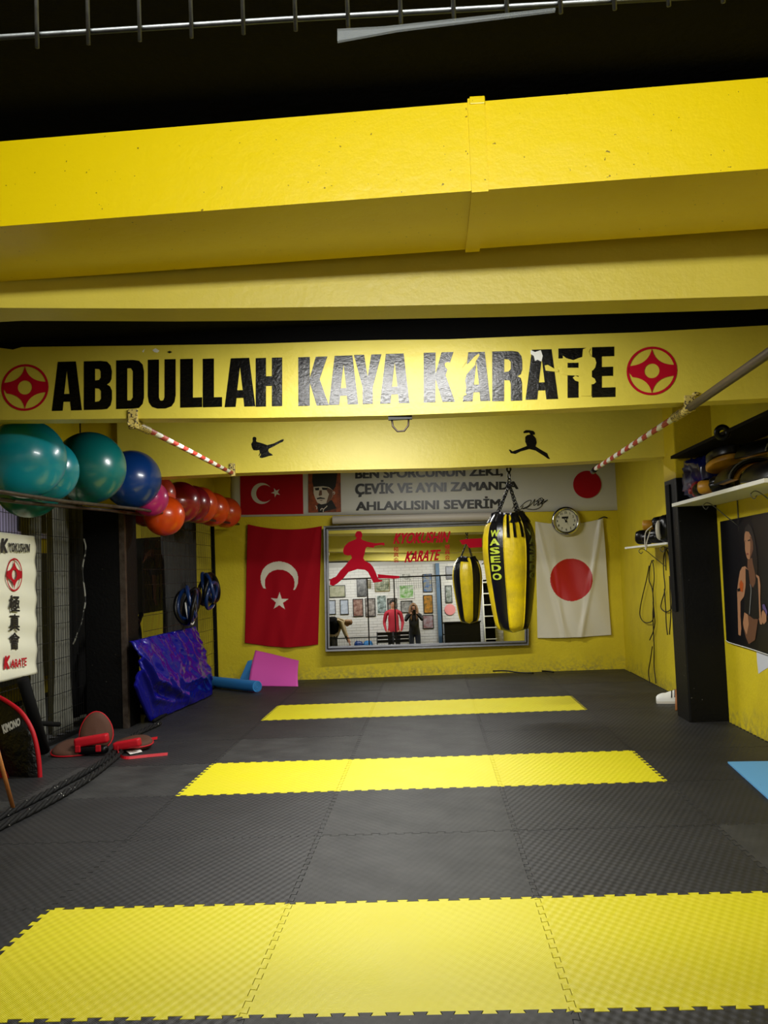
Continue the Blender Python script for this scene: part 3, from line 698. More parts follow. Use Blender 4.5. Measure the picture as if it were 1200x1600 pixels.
# ---------------------------------------------------------------- punching bag
bx, by = Plane((0, 5.78, 0), (0, 1, 0)).at(798, 900).x, 5.78
BP = YP(by)
ztop = BP.at(798, 804).z; zbot = BP.at(798, 989).z; H = ztop-zbot
bag = thing('punching_bag', (bx, by, zbot), 'yellow and black pear-shaped punching bag hanging on chains before the mirror', 'punching bag')
prof_n = [(0, 0), (.32, .006), (.55, .03), (.66, .08), (.745, .18), (.83, .32), (.92, .47), (.985, .62), (1.0, .72), (.965, .82), (.87, .90), (.74, .955), (.64, .985), (.60, 1.0)]
def brad(t):
    for (r1, z1), (r2, z2) in zip(prof_n, prof_n[1:]):
        if z1 <= t <= z2: k = (t-z1)/(z2-z1+1e-9); return (r1+(r2-r1)*k)*.24
    return .6*.24
NS = 96; A0 = -PI/2+math.radians(8)
def bag_pt(ang, t, off=0):
    r = brad(t)
    pk = 1+.02*math.sin(ang*17)*max(0, (t-.72)/.28)+.012*math.sin(ang*31+t*20)*max(0, (t-.6)/.4)
    ps_ = 1+.016*abs(math.sin((ang-A0+PI/8)*4))   # panels puff a little between the seams
    r = r*pk*ps_+off
    return Vector((bx+r*math.cos(ang), by+r*math.sin(ang), zbot+t*H))
mbs = [MB() for _ in range(8)]
TN = 44
YW, BW = math.radians(49), math.radians(41)
for k in range(8):
    a0 = A0-YW/2+(k//2)*(YW+BW)+(k % 2)*YW; wd_ = BW if k % 2 else YW
    mbs[k].sheet(lambda u, v, a0=a0, wd_=wd_: bag_pt(a0+u*wd_, min(1, v**.9)), 14, TN)
    mbs[k].build('bag_panel', M['bag_yellow'] if k % 2 == 0 else M['bag_black'], bag, smooth=True)
    MB().tube([bag_pt(a0, (i/TN)**.9, .001) for i in range(1, TN)], .004, 5).build('piping', M['bag_yellow'], bag, smooth=True)
# black rim skirt and straps
MB().sheet(lambda u, v: bag_pt(u*2*PI, .93+.085*v, .006+.012*math.sin(u*50)*.3)+Vector((0, 0, .01*math.sin(u*23))), 96, 5).build('top_skirt', M['bag_black'], bag, smooth=True)
MB().lathe([(0, 0), (.13, 0), (.146, .01)], (bx, by, ztop-.01), 32).build('top_lid', M['bag_black'], bag)
for da in (-14, 0, 17):
    a = A0+math.radians(da)
    MB().sheet(lambda u, v, a=a: bag_pt(a+(u-.5)*.10, .80+.2*v, .010), 2, 10, None, .004, (0, -1, 0)).build('strap', M['black'], bag)
def bag_text(word, a_c, m, t0):
    for i, ch in enumerate(word):
        tc_ = t0-i*.072
        text_on('bag_letter', ch, lambda u, v, tc_=tc_: bag_pt(a_c+(u-.5)*.42, tc_+(v-.5)*.056, .004), m, bag, .045)
bag_text('WASEDO', A0-math.radians(45), M['lime'], .84)
bag_text('WASEDO', A0+math.radians(45), M['lime_dark'], .84)
def chain(a, b, name='chain', n=None, r=.0045, L=.042):
    a = Vector(a); b = Vector(b); d = b-a; n = n or max(2, int(d.length/(L*.72))); ax = d.normalized(); u = ax.orthogonal().normalized(); mb = MB()
    for i in range(n):
        c = a+d*((i+.5)/n); s = u if i % 2 else ax.cross(u)
        mb.tube([c+ax*(L/2*math.cos(t))+s*(L*.3*math.sin(t)) for t in [2*PI*k/10 for k in range(10)]], r, 5, closed=True)
    return mb.build(name, M['dark_steel'], bag, smooth=True)
jn = BP.at(796, 757); tp = Vector((jn.x, by, 2.24))
chain(tp, jn, r=.006, L=.06)
MB().torus(jn, .024, .006, (0, 1, 0), 20, 6).build('ring', M['dark_steel'], bag, smooth=True)
MB().torus(tp+Vector((0, 0, -.02)), .02, .006, (0, 1, 0), 20, 6).build('ring', M['dark_steel'], bag, smooth=True)
for k in range(4):
    a = A0+math.radians(10)+k*PI/2+.5; chain(jn, (bx+.135*math.cos(a), by+.135*math.sin(a), ztop+.005))

# ---------------------------------------------------------------- exercise balls on the rack rails
rk = thing('ball_rack', (-2, 5, 1.9), 'dark steel rail rack along the left side that carries the exercise balls', 'rack')
fr_ = [XP(-1.88).at(0, 768)]; e1 = XP(-1.85).at(213, 795); e2 = XP(-1.80).at(373, 819)
p_near = fr_[0]+(fr_[0]-e1)*.9
rail = [p_near, fr_[0], XP(-1.87).at(97, 783), e1, e2]
MB().tube(rail, .014, 8).build('front_rail', M['rust'], rk, smooth=True)
MB().tube([p+Vector((-.26, 0, .0)) for p in rail], .014, 8).build('back_rail', M['rust'], rk, smooth=True)
for i, p in enumerate((p_near, e2)): MB().tube([p, p+Vector((-.3, 0, 0))], .012, 8).build('cross_bar', M['rust'], rk, smooth=True)
for f_ in (.42, .8):
    p = e1.lerp(e2, f_); MB().tube([p+Vector((-.24, 0, 0)), p+Vector((-.38, 0, .02))], .01, 6).build('cross_bar', M['rust'], rk, smooth=True)
BALLS = [  # px, py, radius px, plane Y, material, label
 (40,717,62,3.19,'teal','largest teal exercise ball at the left edge of the rack'),
 (73,735,49,3.70,'teal','teal exercise ball mostly hidden behind the largest one'),
 (45,756,53,4.02,'teal_green','green-teal exercise ball sunk below the rail at the left'),
 (140,731,56,4.42,'teal_dark','big dark teal exercise ball between the teal and the navy ones'),
 (206,749,45.5,5.36,'navy','navy blue exercise ball on the rack'),
 (235,779,28,5.93,'magenta','magenta exercise ball peeping out behind the navy one'),
 (245,772,29.5,6.28,'coral','coral exercise ball right behind the magenta one'),
 (257,806,31.5,6.55,'orange','bright orange exercise ball hanging below the rail'),
 (228,796,27,7.2,'maroon','dark red exercise ball low behind the bright orange one'),
 (281,785,32.5,6.98,'maroon','glossy maroon exercise ball, first of the row of five'),
 (300,787,28.5,7.42,'maroon','maroon exercise ball, second of the row of five'),
 (312,789,28.5,7.84,'orange_red','orange-red exercise ball in the middle of the row of five'),
 (332,796,26.5,8.34,'orange','orange exercise ball, second from the far end of the rack'),
 (353,801,24,8.95,'orange_red','orange-red exercise ball at the far end of the rack')]
for px, py, r, Y, m, lab in BALLS:
    c = (XP(-1.87).at(px, py) if BALLS.index((px,py,r,Y,m,lab)) in (5,7,9,10,11,12,13) else YP(Y).at(px, py)); rad = r*(c-CAM).dot(fw)/F
    me = MB().ell(c, rad, 48, 32)
    o = me.build('exercise_ball', M[m], smooth=True, recalc=False); tag(o, lab, 'ball', 'exercise balls on the rack')
    me_ = o.data
    for v in me_.vertices: v.co -= c
    o.location = c; o.rotation_euler = (.6, .9, Y)

# ---------------------------------------------------------------- fences on the left
def fence(X, y0, y1, z1, label, posts, top=True):
    t = thing('mesh_fence', (X, (y0+y1)/2, 0), label, 'fence')
    mb = MB(); n = int((y1-y0)/.05)
    for i in range(n+1): y = y0+(y1-y0)*i/n; mb.tube([(X, y, .02), (X, y, z1)], .0022, 4, caps=False)
    tag(mb.build('vertical_wires', M['dark_steel'], t), kind='stuff')
    mb = MB(); z = .1
    while z < z1: mb.tube([(X+.004, y0, z), (X+.004, y1, z)], .0028, 4, caps=False); z += .15
    tag(mb.build('horizontal_wires', M['dark_steel'], t), kind='stuff')
    for y in posts: MB().box((X-.02, y-.03, 0), (X+.02, y+.03, z1)).build('post', M['black_matte'], t)
    MB().box((X-.015, y0, z1-.03), (X+.015, y1, z1)).build('top_rail', M['black_matte'], t)
    MB().box((X-.015, y0, .0), (X+.015, y1, .03)).build('bottom_rail', M['black_matte'], t)
    return t
fence(XF, 1.6, 5.78, 2.28, 'black welded mesh fence left of the black column, with curtains behind', (1.65,))
fence(XH-.03, 6.2, 9.30, 2.14, 'black welded mesh fence between the black column and the far wall', (9.25,))

def curtain(p0, p1, z0, z1, folds, amp, m, label, gather=.6):
    a = Vector(p0); b = Vector(p1); nx = folds*10
    nn = (b-a).cross(Vector((0, 0, 1))).normalized()
    def f(u, v):
        k = 1-(1-gather)*(math.sin(v*PI)*.5)
        p = a.lerp(b, .5+(u-.5)*k); p = Vector((p.x, p.y, z0+(z1-z0)*v))
        return p + nn*(amp*math.sin(u*folds*2*PI+math.sin(v*2.3)*.8)*(1-.3*v)+amp*.4*math.sin(u*folds*4.3*PI+1))
    return tag(MB().sheet(f, nx, 20, None, .004, nn).build('curtain', m, smooth=True, recalc=False), label, 'curtain')
curtain((-2.70, 4.75, 0), (-2.70, 5.12, 0), .03, 2.28, 3, .05, M['grey_curtain'], 'light grey curtain bunched behind the front fence, nearest the scroll', .6)
curtain((-2.70, 5.26, 0), (-2.70, 5.74, 0), .03, 2.28, 3, .05, M['grey_curtain'], 'grey curtain bunched behind the front fence beside the black column', .75)
curtain((-2.90, 5.95, 0), (-2.90, 7.2, 0), .03, 2.4, 6, .02, mat('black_curtain', '0a0a0a', .9), 'black drape hanging behind the black column')
curtain((-2.34, 7.5, 0), (-2.34, 9.05, 0), .03, 2.1, 7, .035, M['grey_curtain_dark'], 'dark grey curtain behind the back fence by the blue hoses', .85)

# the room beyond the fence: posters and board on the left wall, a bike and clutter
SP = Plane((XL, 0, 0), (1, 0, 0))
lb_ = MB().box((XL+.001, 6.6, 1.93), (XL+.03, 9.3, 2.65)).build('notice_board', M['purple_white']); tag(lb_, 'pale lavender board on the side-room wall seen through the fence', 'board')
t = thing('framed_photo', (XL+.04, 8.6, 2.0), 'dark framed photo of a person on the lavender board', 'photo')
MB().box((XL+.031, 8.25, 2.0), (XL+.05, 9.25, 2.62)).build('picture', mat('dark_photo', '141418', .4), t)
MB().poly([[(XL+.052, 8.82+.07*math.cos(a), 2.14+.12*math.sin(a)) for a in [i*PI/8 for i in range(16)]]]).build('face_print', mat('photo_skin', '9a5a50', .5), t)
dk = MB().box((XL+.001, 5.2, .26), (XL+.3, 9.2, 1.72)); tag(dk.build('low_cabinet', mat('dark_cabinet', '101012', .6)), 'dark low cabinet along the side-room wall behind the fence', 'cabinet')
# poster with two boxers, seen through the back fence
PP = Plane((-2.55, 0, 0), (1, 0, 0))
pt = thing('boxer_poster', PP.at(270, 955), 'dark poster of two women boxers hanging behind the back fence', 'poster')
decal('poster_sheet', PP, [[(206,842),(262,838),(264,952),(206,962)]], mat('poster_dark', '09090d', .35), pt, 0, th=.004)
psk = mat('poster_skin', '8a5848', .5); psd = mat('poster_dark_skin', '4a2c26', .5)
K8 = dict(sc=6, ox=200, oy=800)
for pts, m in (([(255,330),(262,280),(290,262),(312,290),(300,330),(282,345)], psk), ([(240,350),(330,355),(350,400),(330,440),(320,520),(262,520),(250,440),(190,410),(150,470),(140,470),(165,390),(210,350)], psk),
               ([(240,380),(340,380),(335,432),(245,432)], pb), ([(200,540),(265,515),(330,520),(340,570),(270,600),(205,590)], mat('poster_shorts', '3a3a40', .6)),
               ([(225,590),(268,595),(272,700),(262,800),(285,870),(262,880),(240,820),(235,700)], psk), ([(300,585),(335,575),(325,700),(312,840),(300,860),(300,700)], psk),
               ([(150,300),(165,262),(195,262),(205,300),(185,340),(165,330)], psd), ([(155,345),(205,345),(240,400),(190,440),(150,440)], psd)):
    decal('print_detail', PP, [pts], m, pt, .003+.0006*random.random(), th=.0005, **K8)
# exercise bike wheel behind the fence
wc = Plane((-2.45, 0, 0), (1, 0, 0)).at(206, 1000)
t = thing('exercise_bike', (wc.x, wc.y, 0), 'black wheel and frame of an exercise bike behind the back fence', 'bike')
MB().torus(wc, .26, .028, (1, 0, 0), 40, 8).build('wheel', M['black'], t, smooth=True)
MB().torus(wc, .21, .008, (1, 0, 0), 40, 6).build('rim', M['steel'], t, smooth=True)
MB().tube([wc+Vector((0, -.3, -.7)), wc, wc+Vector((0, .35, .25))], .025, 8).build('frame', M['black'], t, smooth=True)
MB().tube([(wc.x-.2, wc.y, .03), (wc.x+.2, wc.y, .03)], .03, 8).build('foot', M['black'], t, smooth=True)
MB().tube([wc, (wc.x, wc.y, .03)], .02, 8).build('fork', M['black'], t, smooth=True)

# hanging scroll banner on the front fence
BF = Plane((XF+.03, 0, 0), (1, 0, 0))
t = thing('scroll_banner', BF.at(20, 1063), 'white vertical scroll banner with black calligraphy and a red emblem on the front fence', 'banner')
A_, B_, C__, D_ = (BF.at(*q) for q in ((-4, 831), (55, 838), (57.5, 1052), (-4, 1067)))
bfn = lambda u, v: (D_*(1-u)+C__*u)*(1-v)+(A_*(1-u)+B_*u)*v
MB().sheet(lambda u, v: bfn(u, v)+Vector((.006*math.sin(v*34+u*2)+.004*math.sin(u*9), 0, 0)), 16, 60, None, .003, (1, 0, 0)).build('banner_sheet', M['cream'], t, smooth=True, recalc=False)
def bq(x0, y0, x1, y1, s=.03): return quad(BF, (x0, y0), (x1, y0+(x1-x0)*s), (x1, y1+(x1-x0)*s), (x0, y1), .014)
text_on('scroll_letter', 'K', bq(1, 841, 13, 864), M['ink'], t, .05, .2)
text_on('scroll_letter', 'YOKUSHIN', bq(13.5, 848, 47, 862, .05), M['ink'], t, .04, .1)
text_on('scroll_letter', 'K', bq(6, 1025, 16, 1046, -.1), M['red_print'], t, .06, .2)
text_on('scroll_letter', 'ARATE', bq(16.5, 1031, 42, 1044, -.15), M['red_print'], t, .05, .1)
emblem('e', BF, lambda u, v: BF.at(22.5+u*12.5, 898-v*26+u*0, .014), M['red_print'], '', t)
for i, ch in enumerate('極真會'):
    text_on('scroll_kanji', ch, quad(BF, (15, 930+i*29), (31, 930.5+i*29), (31, 957+i*29), (15, 956.5+i*29), .014), M['ink'], t, .03)

# coils of blue and white hose hanging on the back fence
def coils(px, py, label, seed):
    random.seed(seed); c0 = Plane((XH+.06, 0, 0), (1, 0, 0)).at(px, py)
    t = thing('hose_coil', c0, label, 'hose'); cols = ['navy_tube', 'black', 'navy_tube', 'white', 'black']
    for i in range(8):
        ax = Vector((1, random.uniform(-.45, .45), random.uniform(-.3, .3)))
        c = c0+Vector((.01+i*.014, random.uniform(-.09, .09), random.uniform(-.05, .05)))
        MB().torus(c, random.uniform(.15, .19), .010 if i == 3 else .022, ax, 36, 8, (1, random.uniform(.75, 1))).build('hose_loop', M[cols[i % 5]], t, smooth=True)
M['navy_tube'] = mat('blue_hose', '0c2a5c', .3, coat=.2)
coils(288, 945, 'coil of blue and white hose hanging on the back fence, the nearer one', 3)
coils(318, 925, 'coil of blue and white hose hanging on the back fence next to its post', 5)

# ---------------------------------------------------------------- blue tarp-covered crash mat
b0 = atZ(212, 1124); b1 = atZ(333, 1086)
XTP = Plane((XH+.03, 0, 0), (1, 0, 0)); t0 = XTP.at(205, 1002); t1 = XTP.at(304, 979)
b0 = Vector((-2.16, 5.98+.22, 0)); 
bm_ = atZ(236, 1129)
def tarp(u, v):
    bot = [XTP.at(206, 1072)+Vector((.04, 0, 0)), Vector((bm_.x, bm_.y, .004)), b1.lerp(bm_, .5)+Vector((.02, 0, .01)), b1+Vector((0, 0, .005))]
    i = 0 if u < .14 else 1 if u < .57 else 2; k0, k1 = ((0, .14), (.14, .57), (.57, 1))[i]; b = bot[i].lerp(bot[i+1], (u-k0)/(k1-k0))
    p = b.lerp(t0.lerp(t1, u), v)
    bul = math.sin(v*PI)*.06*(1-.3*u)
    q = Vector((u*2.2, v*1.3, 0))
    wr = (noise.noise(Vector((q.x*3+q.y*2, q.y*1.6, 1)))*.035 + (.5-abs(noise.noise(Vector((q.x*5+q.y*4, q.y*2.2-q.x*1.5, 5)))))*.035 + noise.noise(q*14)*.006)
    wr += .022*math.exp(-((v-.30-.25*(1-u)**1.5)/.10)**2)-.012*math.exp(-((u-.55+.3*v)/.05)**2)*v
    wr += .030*math.exp(-((v-.66+.95*u)/.05)**2)*(u < .75)-.035*math.exp(-((v-.54+.95*u)/.06)**2)*(u < .75)+.03*math.exp(-((v-.36+.55*u)/.04)**2)*(u < .6)
    wr += .010*math.sin(u*46+v*5)*max(0, math.sin((u-.35)*4))*max(0, v-.35)*2
    return p + Vector((bul+wr*(.3+min(1, 3*v)*(1-v*.3)), 0, 0))
t = thing('covered_crash_mat', (-2.05, 7.2, 0), 'thick mat wrapped in shiny blue plastic leaning on the back fence', 'mat')
MB().sheet(tarp, 90, 60, None, .03, (1, 0, 0)).build('plastic_cover', M['blue_tarp'], t, smooth=True, recalc=False)
tag(MB().tube(curve([atZ(335, 1076)+Vector((0, .0, .02)), atZ(300, 1094)+Vector((0, 0, .02)), atZ(240, 1130)+Vector((0, 0, .02))], 6), .018, 8).build('black_strip', M['black_matte'], smooth=True), 'black edging strip on the floor in front of the blue covered mat', 'strip')

# blue roller, blue sheet, pink mat
r0_ = atZ(402, 1074, .06); r1_ = atZ(328, 1066, .06); r0_.z = r1_.z = .07
t = thing('foam_roller', (r0_.x, r0_.y, 0), 'blue foam roll lying on the floor beside the pink mat', 'foam roll')
MB().tube([r0_, r1_], .065, 24).build('roll', M['blue_foam'], t); autosmooth(t.children[0])
sp_ = []
for i in range(40): a = i*.45; rr_ = .008+.0013*i; sp_.append(r0_+(r0_-r1_).normalized()*.002+Vector((0, 0, 1))*rr_*math.sin(a)+(r0_-r1_).normalized().cross(Vector((0, 0, 1)))*rr_*math.cos(a))
MB().tube(sp_, .0015, 4).build('spiral_end', M['ink'], t)
FP = Plane((0, 9.0, 0), (0, 1, 0))
b = [FP.at(374, 1063), FP.at(390, 1063), FP.at(394, 1031), FP.at(387, 1033)]
tag(MB().poly([b], (0, .012, 0)).build('foam_sheet', M['blue_foam']), 'narrow blue foam sheet leaning behind the pink mat', 'foam sheet')
g0 = atZ(388, 1073); g1 = atZ(466, 1073); WP = Plane((0, 9.22, 0), (0, 1, 0)); h0 = WP.at(399, 1016); h1 = WP.at(467, 1032)
def pink(u, v):
    p = g0.lerp(g1, u).lerp(h0.lerp(h1, u), v); p.z = max(p.z, .004)
    return p+Vector((0, -.07*math.sin(v*PI)+.012*math.sin(u*5), 0))
tag(MB().sheet(pink, 20, 20, None, .008, (0, -1, 0)).build('exercise_mat', M['pink'], smooth=True, recalc=False), 'pink exercise mat leaning against the far wall under the red flag', 'mat')
# thin sticks on the floor by the far wall
for pts, lab in (([(770,1048.5),(790,1047.5),(810,1049.5),(832,1052)], 'thin black stick lying at the foot of the far wall, the longer one'), ([(847,1048.5),(853,1048),(864,1052)], 'thin black stick lying at the foot of the far wall, the shorter one')):
    FL = Plane((0, 9.25, 0), (0, 1, 0)); tag(MB().tube(curve([Vector((FL.at(*q).x, FL.at(*q).y-i*.05, max(.012, FL.at(*q).z))) for i, q in enumerate(pts)], 5), .009, 6).build('thin_stick', M['black'], smooth=True), lab, 'stick')

# ---------------------------------------------------------------- focus mitts, rope, shield, stick on the left
def on_floor(px, py, h=0): p = atZ(px, py, h); return p
mx = on_floor(140, 1178)
t = thing('focus_mitt', mx, 'brown leather punching mitt with red lacing edge, standing half open', 'mitt')
def mitt(c, ang, tilt, sx, sy, th, bend):
    Mx = Matrix.Translation(c) @ Matrix.Rotation(ang, 4, 'Z') @ Matrix.Rotation(tilt, 4, 'X')
    def f(s, layer):
        pass
    n = 28; out = []
    ring = []
    for i in range(n):
        a = 2*PI*i/n; x = sx*math.cos(a)*(1-.18*math.sin(a)); z = sy*math.sin(a); ring.append((x, z))
    return Mx, ring
def slab(Mx, ring, th, bend, m, parent, name, edge=None):
    mb = MB(); n = len(ring); rows = []
    for k, (s, y) in enumerate(((0, -th*.5), (.6, -th*.5), (.92, -th*.45), (1, -th*.15), (1, th*.15), (.92, th*.45), (.6, th*.5), (0, th*.5))):
        rows.append([Mx @ Vector((x*s, y+bend*(x*s)**2, z*s)) for x, z in ring])
    vs = [q for r in rows for q in r]; fs = []
    for k in range(len(rows)-1):
        for i in range(n): fs.append((k*n+i, k*n+(i+1) % n, (k+1)*n+(i+1) % n, (k+1)*n+i))
    o = mb.add(vs, fs).build(name, m, parent, smooth=True)
    if edge:
        MB().tube([Mx @ Vector((x*1.02, bend*x*x, z*1.02)) for x, z in ring], .006, 6, closed=True).build('lacing', edge, parent, smooth=True)
    return o
Mx, ring = mitt(mx+Vector((.02, .10, .16)), .25, -.25, .125, .15, .05, 0)
slab(Mx, ring, .045, 1.2, M['brown_pad'], t, 'pad', M['red_leather'])
Mx, ring = mitt(mx+Vector((-.14, .0, .05)), .2, -1.25, .15, .13, .05, 0)
slab(Mx, ring, .05, .6, M['brown_pad'], t, 'pad_lower', M['red_leather'])
c = mx+Vector((.04, -.06, .095))
MB().bbox((-.13, -.04, -.035), (.13, .045, .035), .02, 3, Matrix.Translation(c+Vector((0, 0, .02)))@Matrix.Rotation(.1, 4, 'Z')@Matrix.Rotation(-.12, 4, 'Y')).build('cuff', M['red_leather'], t, smooth=True)
for dx in (-.09, .07): MB().bbox(c+Vector((dx-.02, -.065, -.06)), c+Vector((dx+.02, -.045, -.01)), .005).build('strap_tab', M['red_leather'], t)
MB().bbox(c+Vector((-.10, -.05, -.085)), c+Vector((.13, .03, -.02)), .03, 3).build('palm', M['black'], t, smooth=True)
m2 = on_floor(205, 1178)
t = thing('focus_mitt', m2, 'second punching mitt lying flat with long red straps and a white tag', 'mitt')
Mx, ring = mitt(m2+Vector((-.04, .22, .05)), -.1, -1.45, .15, .14, .05, 0)
slab(Mx, ring, .06, .2, M['brown_pad'], t, 'pad', M['red_leather'])
MB().bbox((-.11, -.04, -.03), (.10, .04, .035), .018, 3, Matrix.Translation(m2+Vector((-.03, .02, .07)))@Matrix.Rotation(-.15, 4, 'Y')).build('cuff', M['red_leather'], t, smooth=True)
def strap(pts, parent, w_=.012, m=None):
    P = curve(pts, 6); mb = MB()
    up = Vector((0, .5, .8)).normalized()
    mb.add([p+up*w_ for p in P]+[p-up*w_ for p in P], [(i, i+1, len(P)+i+1, len(P)+i) for i in range(len(P)-1)])
    return mb.build('strap', m or M['red_leather'], parent)
strap([on_floor(205, 1156, .06), on_floor(215, 1150, .05), on_floor(228, 1155, .03), on_floor(246, 1153, .02)], t)
strap([on_floor(184, 1166, .10), on_floor(186, 1178, .03), on_floor(197, 1184, .015), on_floor(230, 1181, .012), on_floor(262, 1178, .012)], t)
tg = MB().poly([[on_floor(190, 1168, .012), on_floor(214, 1164, .012), on_floor(222, 1174, .012), on_floor(203, 1178, .012)]], (0, 0, -.004)).build('white_tag', M['white'], t)
MB().tube(curve([on_floor(206, 1164, .012), on_floor(204, 1158, .03), on_floor(206, 1153, .05), on_floor(209, 1156, .03)], 5), .006, 6).build('tag_loop', M['white'], t, smooth=True)

def rope(px, label, r=.022):
    P = curve([on_floor(x, y, r)+Vector((0, 0, 0)) for x, y in px], 14); mb = MB()
    # three twisted strands
    t = thing('battle_rope', P[0], label, 'rope'); 
    L = [0]
    for a, b in zip(P, P[1:]): L.append(L[-1]+(b-a).length)
    Q = []; n = int(L[-1]/.02); j = 0
    for i in range(n+1):
        s = L[-1]*i/n
        while j < len(L)-2 and L[j+1] < s: j += 1
        Q.append(P[j].lerp(P[j+1], (s-L[j])/(L[j+1]-L[j]+1e-9)))
    for k in range(3):
        S = []
        for i, q in enumerate(Q):
            d = (Q[min(i+1, len(Q)-1)]-Q[max(i-1, 0)]).normalized(); sd = d.cross(Vector((0, 0, 1))).normalized(); g = i*.42+k*2*PI/3
            S.append(q+(sd*math.cos(g)+Vector((0, 0, 1))*math.sin(g))*r*.48)
        MB().tube(S, r*.56, 6).build('strand', M['rope'], t, smooth=True)
rope([(-60,1322),(0,1292),(60,1262),(100,1240),(140,1215),(170,1192),(188,1176),(196,1160),(215,1146),(250,1130)], 'thick black rope with white flecks along the left mats, the outer strand of the pair')
rope([(-60,1304),(0,1276),(60,1246),(100,1224),(130,1208),(160,1190),(176,1178),(182,1166)], 'thick black rope with white flecks along the left mats, the strand nearer the fence')

# kick shield with red piping
KS = Plane((0, 2.95, 0), (.35, 1, 0))
def shield_out():
    return [(-30,1080),(-10,1086),(4,1092),(20,1102),(34,1114),(46,1132),(54,1152),(60,1182),(62.5,1215),(61,1236),(57,1244),(24,1250),(-10,1254),(-30,1256)]
front = [KS.at(*q) for q in shield_out()]; bk = Vector((-.10, .16, 0))
t = thing('kick_shield', KS.at(10, 1250), 'big black kick shield with red piping standing at the left edge', 'kick shield')
mn = min(p.z for p in front)
fr3 = curve(front, 4)
mb = MB(); cen = sum(fr3, Vector())/len(fr3); nn = Vector((.33, -.94, .05))
rows = [[cen.lerp(p, s)+nn*h for p in fr3] for s, h in ((0, .055), (.35, .05), (.7, .035), (.92, .012), (1, 0))]+[[p+bk for p in fr3]]
n = len(fr3); vs = [q+Vector((0, 0, .004+.01*noise.noise(q*9))) for r in rows for q in r]; fs = []
for k in range(len(rows)-1):
    for i in range(n): fs.append((k*n+i, k*n+(i+1) % n, (k+1)*n+(i+1) % n, (k+1)*n+i))
mb.add(vs, fs).build('padding', M['wrinkled'], t, smooth=True)
MB().tube([p+nn*.004 for p in curve([KS.at(*q) for q in shield_out()[:11]], 5)], .016, 8).build('piping', M['red_leather'], t, smooth=True)
KT = Plane(KS.p+KS.n*-.078, KS.n)
text_on('shield_lettering', 'KIMONO', quad(KT, (2, 1133), (31, 1121), (32, 1133), (6, 1147), 0), M['white'], t, .07)
MB().poly([[KS.at(*q, .08) for q in ((-30,1140),(0,1190),(12,1212),(25,1250),(-30,1256))]], (-.02, .05, 0)).build('side_panel', mat('dark_red_leather', '7a0d14', .4), t)
a = on_floor(22, 1268, .012); b = Plane((0, a.y-.15, 0), (0, 1, 0)).at(-14, 1135)
tag(MB().tube([a, b], .013, 10).build('wooden_stick', M['wood'], smooth=True), 'light wooden stick leaning at the left edge in front of the kick shield', 'stick')
# leaning black tubes behind
LP_ = Plane((-2.45, 0, 0), (1, 0, 0))
for (p, q, r, lab) in (((36, 1062), (66, 1170), .045, 'thick black padded tube leaning on the front fence'), ((60, 1130), (92, 1132), .02, 'short black peg sticking out behind the kick shield')):
    A, B = LP_.at(*p), LP_.at(*q); 
    if r > .03: B = B+(B-A)*(B.z/(A.z-B.z) if A.z > B.z else 0); B.z = .04; 
    tag(MB().tube([A, B], r, 12).build('padded_tube' if r > .03 else 'short_peg', M['black_matte'], smooth=True), lab, 'tube' if r > .03 else 'peg')
# cord hanging on the column
CP = Plane((0, 5.775, 0), (0, 1, 0))
tag(MB().tube(curve([CP.at(131, 842, 0), CP.at(134, 858, 0), CP.at(129, 890, 0), CP.at(133, 930, 0), CP.at(132, 950, 0), CP.at(124, 982, 0), CP.at(113, 1010, 0)], 6), .008, 6).build('hanging_cord', mat('pale_cord', '8a8a80', .6, speck=(9, .5, '101010')), smooth=True), 'thin pale cord hanging down beside the black column', 'cord')

# ---------------------------------------------------------------- right side: shelves, pads, poster
def shelf(x0, y0, y1, z, m, label, th=.028):
    t = thing('wall_shelf', ((x0+XR)/2, (y0+y1)/2, z), label, 'shelf')
    MB().bbox((x0, y0, z-th), (XR-.002, y1, z), .003).build('board', m, t)
    for y in (y0+.25*(y1-y0), y0+.75*(y1-y0)):
        MB().tube(curve([(XR-.01, y, z-th-.20), (XR-.10, y, z-th-.12), (XR-.22, y, z-th-.015), (XR-.27, y, z-th-.03), (XR-.25, y, z-th-.06), (XR-.23, y, z-th-.04)], 6), .004, 6).build('bracket', M['steel'], t, smooth=True)
        MB().tube([(XR-.008, y, z-th), (XR-.008, y, z-th-.24)], .005, 6).build('bracket', M['steel'], t, smooth=True)
    return t
SF = Plane((2.65, 0, 0), (1, 0, 0))
zs = (SF.at(1062, 785).z+SF.at(1193, 745).z)/2
shelf(2.65, SF.at(1193, 745).y, 5.10, zs, M['white'], 'long white shelf on the right wall loaded with pads')
zu = 2.20
t = thing('upper_shelf', (2.85, 3.6, zu), 'dark wooden shelf high on the right wall above the pads', 'shelf')
MB().bbox((2.66, 2.5, zu-.025), (XR-.002, 5.09, zu), .003).build('board', mat('dark_wood', '0e0a07', .8, spec=.1), t)
for y in (3.0, 4.4): MB().tube([(XR-.01, y, zu-.2), (XR-.2, y, zu-.03)], .008, 6).build('bracket', M['dark_steel'], t, smooth=True)
SF2 = Plane((2.70, 0, 0), (1, 0, 0)); z2 = 1.495
shelf(2.70, 5.56, SF2.at(976, 857).y, z2, M['white'], 'small white shelf behind the right pillar with gloves on it', .02)
